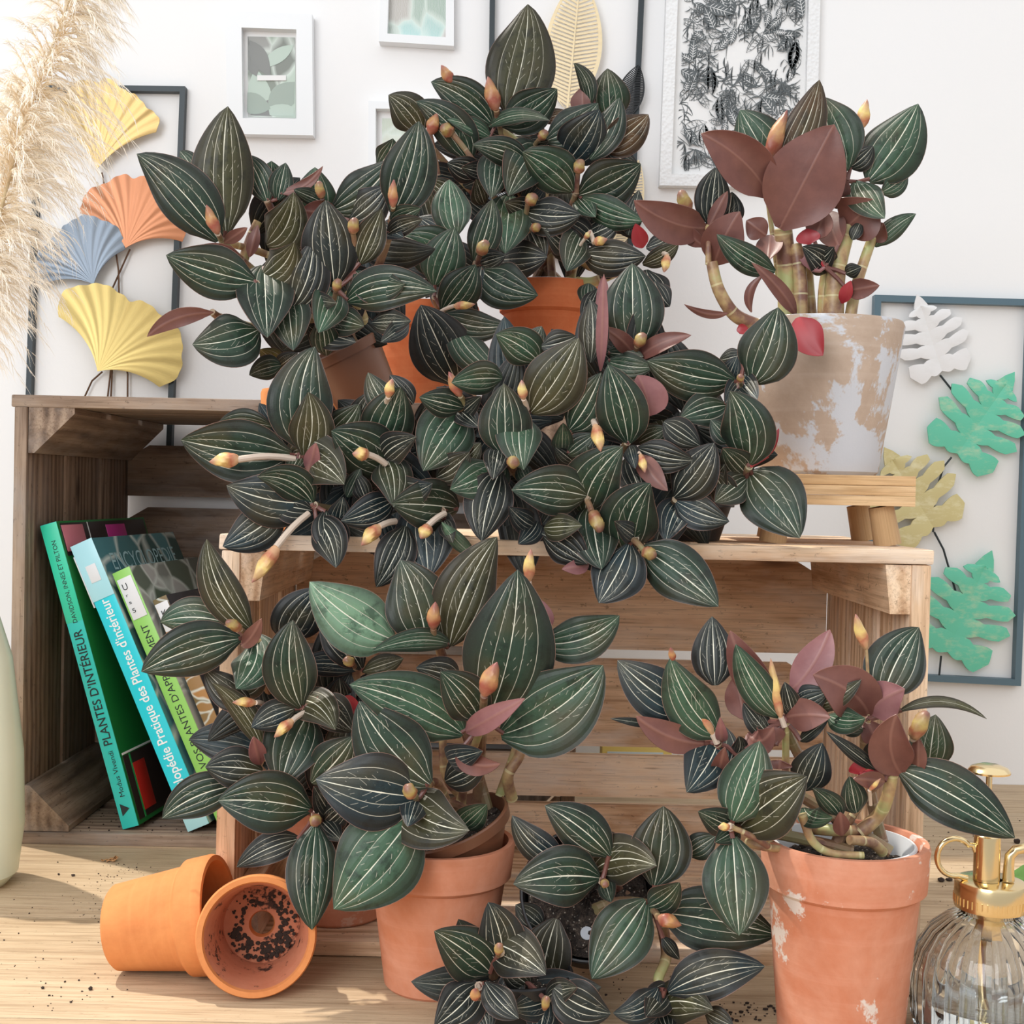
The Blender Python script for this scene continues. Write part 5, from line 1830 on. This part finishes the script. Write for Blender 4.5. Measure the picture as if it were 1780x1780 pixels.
# ------------------------------------------------------------------ crumbs and litter
sm = plain('potting_soil_crumbs', (.035, .022, .016), .95)
rn = random.Random(31)
def lump(mb, x, y, z, s):
    bm = bmesh.new(); bmesh.ops.create_icosphere(bm, subdivisions=2 if s > .002 else 1, radius=s)
    f = [rn.uniform(.6, 1.4) for _ in range(3)]
    for v in bm.verts:
        k = rn.uniform(.7, 1.2); v.co = V((v.co.x * f[0] * k + x, v.co.y * f[1] * k + y, max(0, v.co.z * .7 * k + s * .55) + z))
    mb.addbm(bm)
def ground(px, py): 
    v = RM @ V(((px - 890) / FPX, -(py - 890) / FPX, -1)); return CAM + v * (-CAMZ / v.z)
mb = MB()
def scatter(cx, cy, rx, ry, n, s0, s1):
    for i in range(n):
        a = rn.uniform(0, 6.28); q_ = math.sqrt(rn.random()); p = ground(cx + rx * q_ * math.cos(a), cy + ry * q_ * math.sin(a)); lump(mb, p.x, p.y, 0, rn.uniform(s0, s1) * rn.random() ** .5)
scatter(130, 1620, 150, 130, 90, .0003, .0009); scatter(220, 1515, 60, 14, 60, .0003, .0008); scatter(180, 1560, 60, 40, 70, .0003, .0008); scatter(110, 1730, 90, 40, 16, .0005, .0017)
scatter(1690, 1440, 90, 50, 60, .0003, .0010); scatter(1650, 1560, 60, 60, 30, .0004, .0012); scatter(1640, 1730, 30, 60, 40, .0005, .0018); scatter(1560, 1745, 40, 30, 40, .0005, .0016)
scatter(1290, 1760, 60, 18, 60, .0006, .002); scatter(1080, 1700, 90, 40, 60, .0004, .0012)
for px, py, s in ((127, 1523, .0016), (157, 1721, .002), (102, 1521, .0014), (1636, 1532, .0028), (1650, 1531, .0022), (1555, 1738, .0030), (1548, 1745, .0022), (1768, 1466, .004), (1775, 1480, .003), (1560, 1775, .002)):
    p = ground(px, py); lump(mb, p.x, p.y, 0, s)
o = mb.build('soil_crumbs', sm); tag(o, 'dark potting soil crumbs scattered over the table top', 'soil'); o['kind'] = 'stuff'
mb = MB()
for i in range(70):
    p = P(rn.uniform(60, 370), 1470, 1.19); lump(mb, p.x, rn.uniform(1.175, 1.26), .0112, rn.uniform(.0003, .0012))
o = mb.build('soil_crumbs', sm); tag(o, 'fine soil crumbs on the floor of the left crate below the books', 'soil'); o['kind'] = 'stuff'
straw = plain('straw_shaving', (.80, .55, .22), .7)
for px, py, s, an, lab in ((603, 1622, .020, 35, 'curled yellow wood shaving on the crate floor beside the shaded pot'), (432, 1548, .022, 20, 'yellow wood shavings behind the tipped open pot'), (188, 1497, .012, 5, 'small brown shaving at the front edge of the left crate')):
    p = ground(px, py); mb = MB()
    zz = .0116 if (.90 < p.y < 1.15 and p.x > FX0) else 0.0
    for j in range(3):
        bm = bmesh.new(); bmesh.ops.create_grid(bm, x_segments=8, y_segments=2, size=.5)
        rot = Matrix.Rotation(R(an + j * 25), 3, 'Z')
        for v in bm.verts:
            x_ = v.co.x * s * (1 - .25 * j); v.co = rot @ V((x_, v.co.y * .0035, .0006 + .003 * (v.co.x + .5) ** 2 + .0012 * math.sin(v.co.x * 9 + j) ** 2)) + V((p.x + j * .003, p.y, zz))
        bmesh.ops.solidify(bm, geom=list(bm.faces), thickness=.0004)
        bm.verts.index_update(); mb.addbm(bm)
    o = mb.build('wood_shaving', straw if px > 300 else plain('brown_shaving', (.42, .22, .09), .7)); tag(o, lab, 'shaving')
# cut leaf lying behind the sprayer
p = ground(1745, 1545)
lv = empty('fallen_leaf', (p.x, p.y, 0), 'fresh green cut leaf lying on the table behind the sprayer', 'leaf')
vs_, fs, mi, at = leaf_mesh(V((p.x + .005, p.y, .012)), V((p.x + .06, p.y + .02, .016)), .026, .1, .1, .2, False, rn, None)
me = bpy.data.meshes.new('leaf'); me.from_pydata([tuple(q_ - lv.location) for q_ in vs_], [], fs); me.materials.append(plain('fresh_green', (.13, .30, .06), .4)); me.update()
o = bpy.data.objects.new('leaf', me); C.objects.link(o); o.parent = lv
mb = MB(); mb.tube([V((p.x - .002, p.y, .001)), V((p.x + .005, p.y, .012))], .0015, 8); mb.build('stalk', M['stem'], lv)
# dirt crust inside the open tipped pot
for o in bpy.data.objects:
    if o.name.startswith('terracotta_pot') and 'drain hole' in o.get('label', ''):
        mb = MB(); Tm = o.matrix_world
        for i in range(260):
            a = rn.uniform(0, 6.28); k = rn.random()
            rr = rn.uniform(.013, .024) ; 
            if rn.random() < .5: a = rn.uniform(3.3, 6.0)
            z = .0085 if rr < .023 else .0085 + (rr - .023) * 3
            bm = bmesh.new(); bmesh.ops.create_icosphere(bm, subdivisions=1, radius=rn.uniform(.0005, .0019))
            for v in bm.verts: v.co = Tm @ (V((rr * math.cos(a) + v.co.x, rr * math.sin(a) + v.co.y, z + v.co.z * .6)))
            mb.addbm(bm)
        q = mb.build('soil_crust', sm, None)
        q.parent = o; q.matrix_parent_inverse = o.matrix_world.inverted()
        q.name = 'soil_crust'
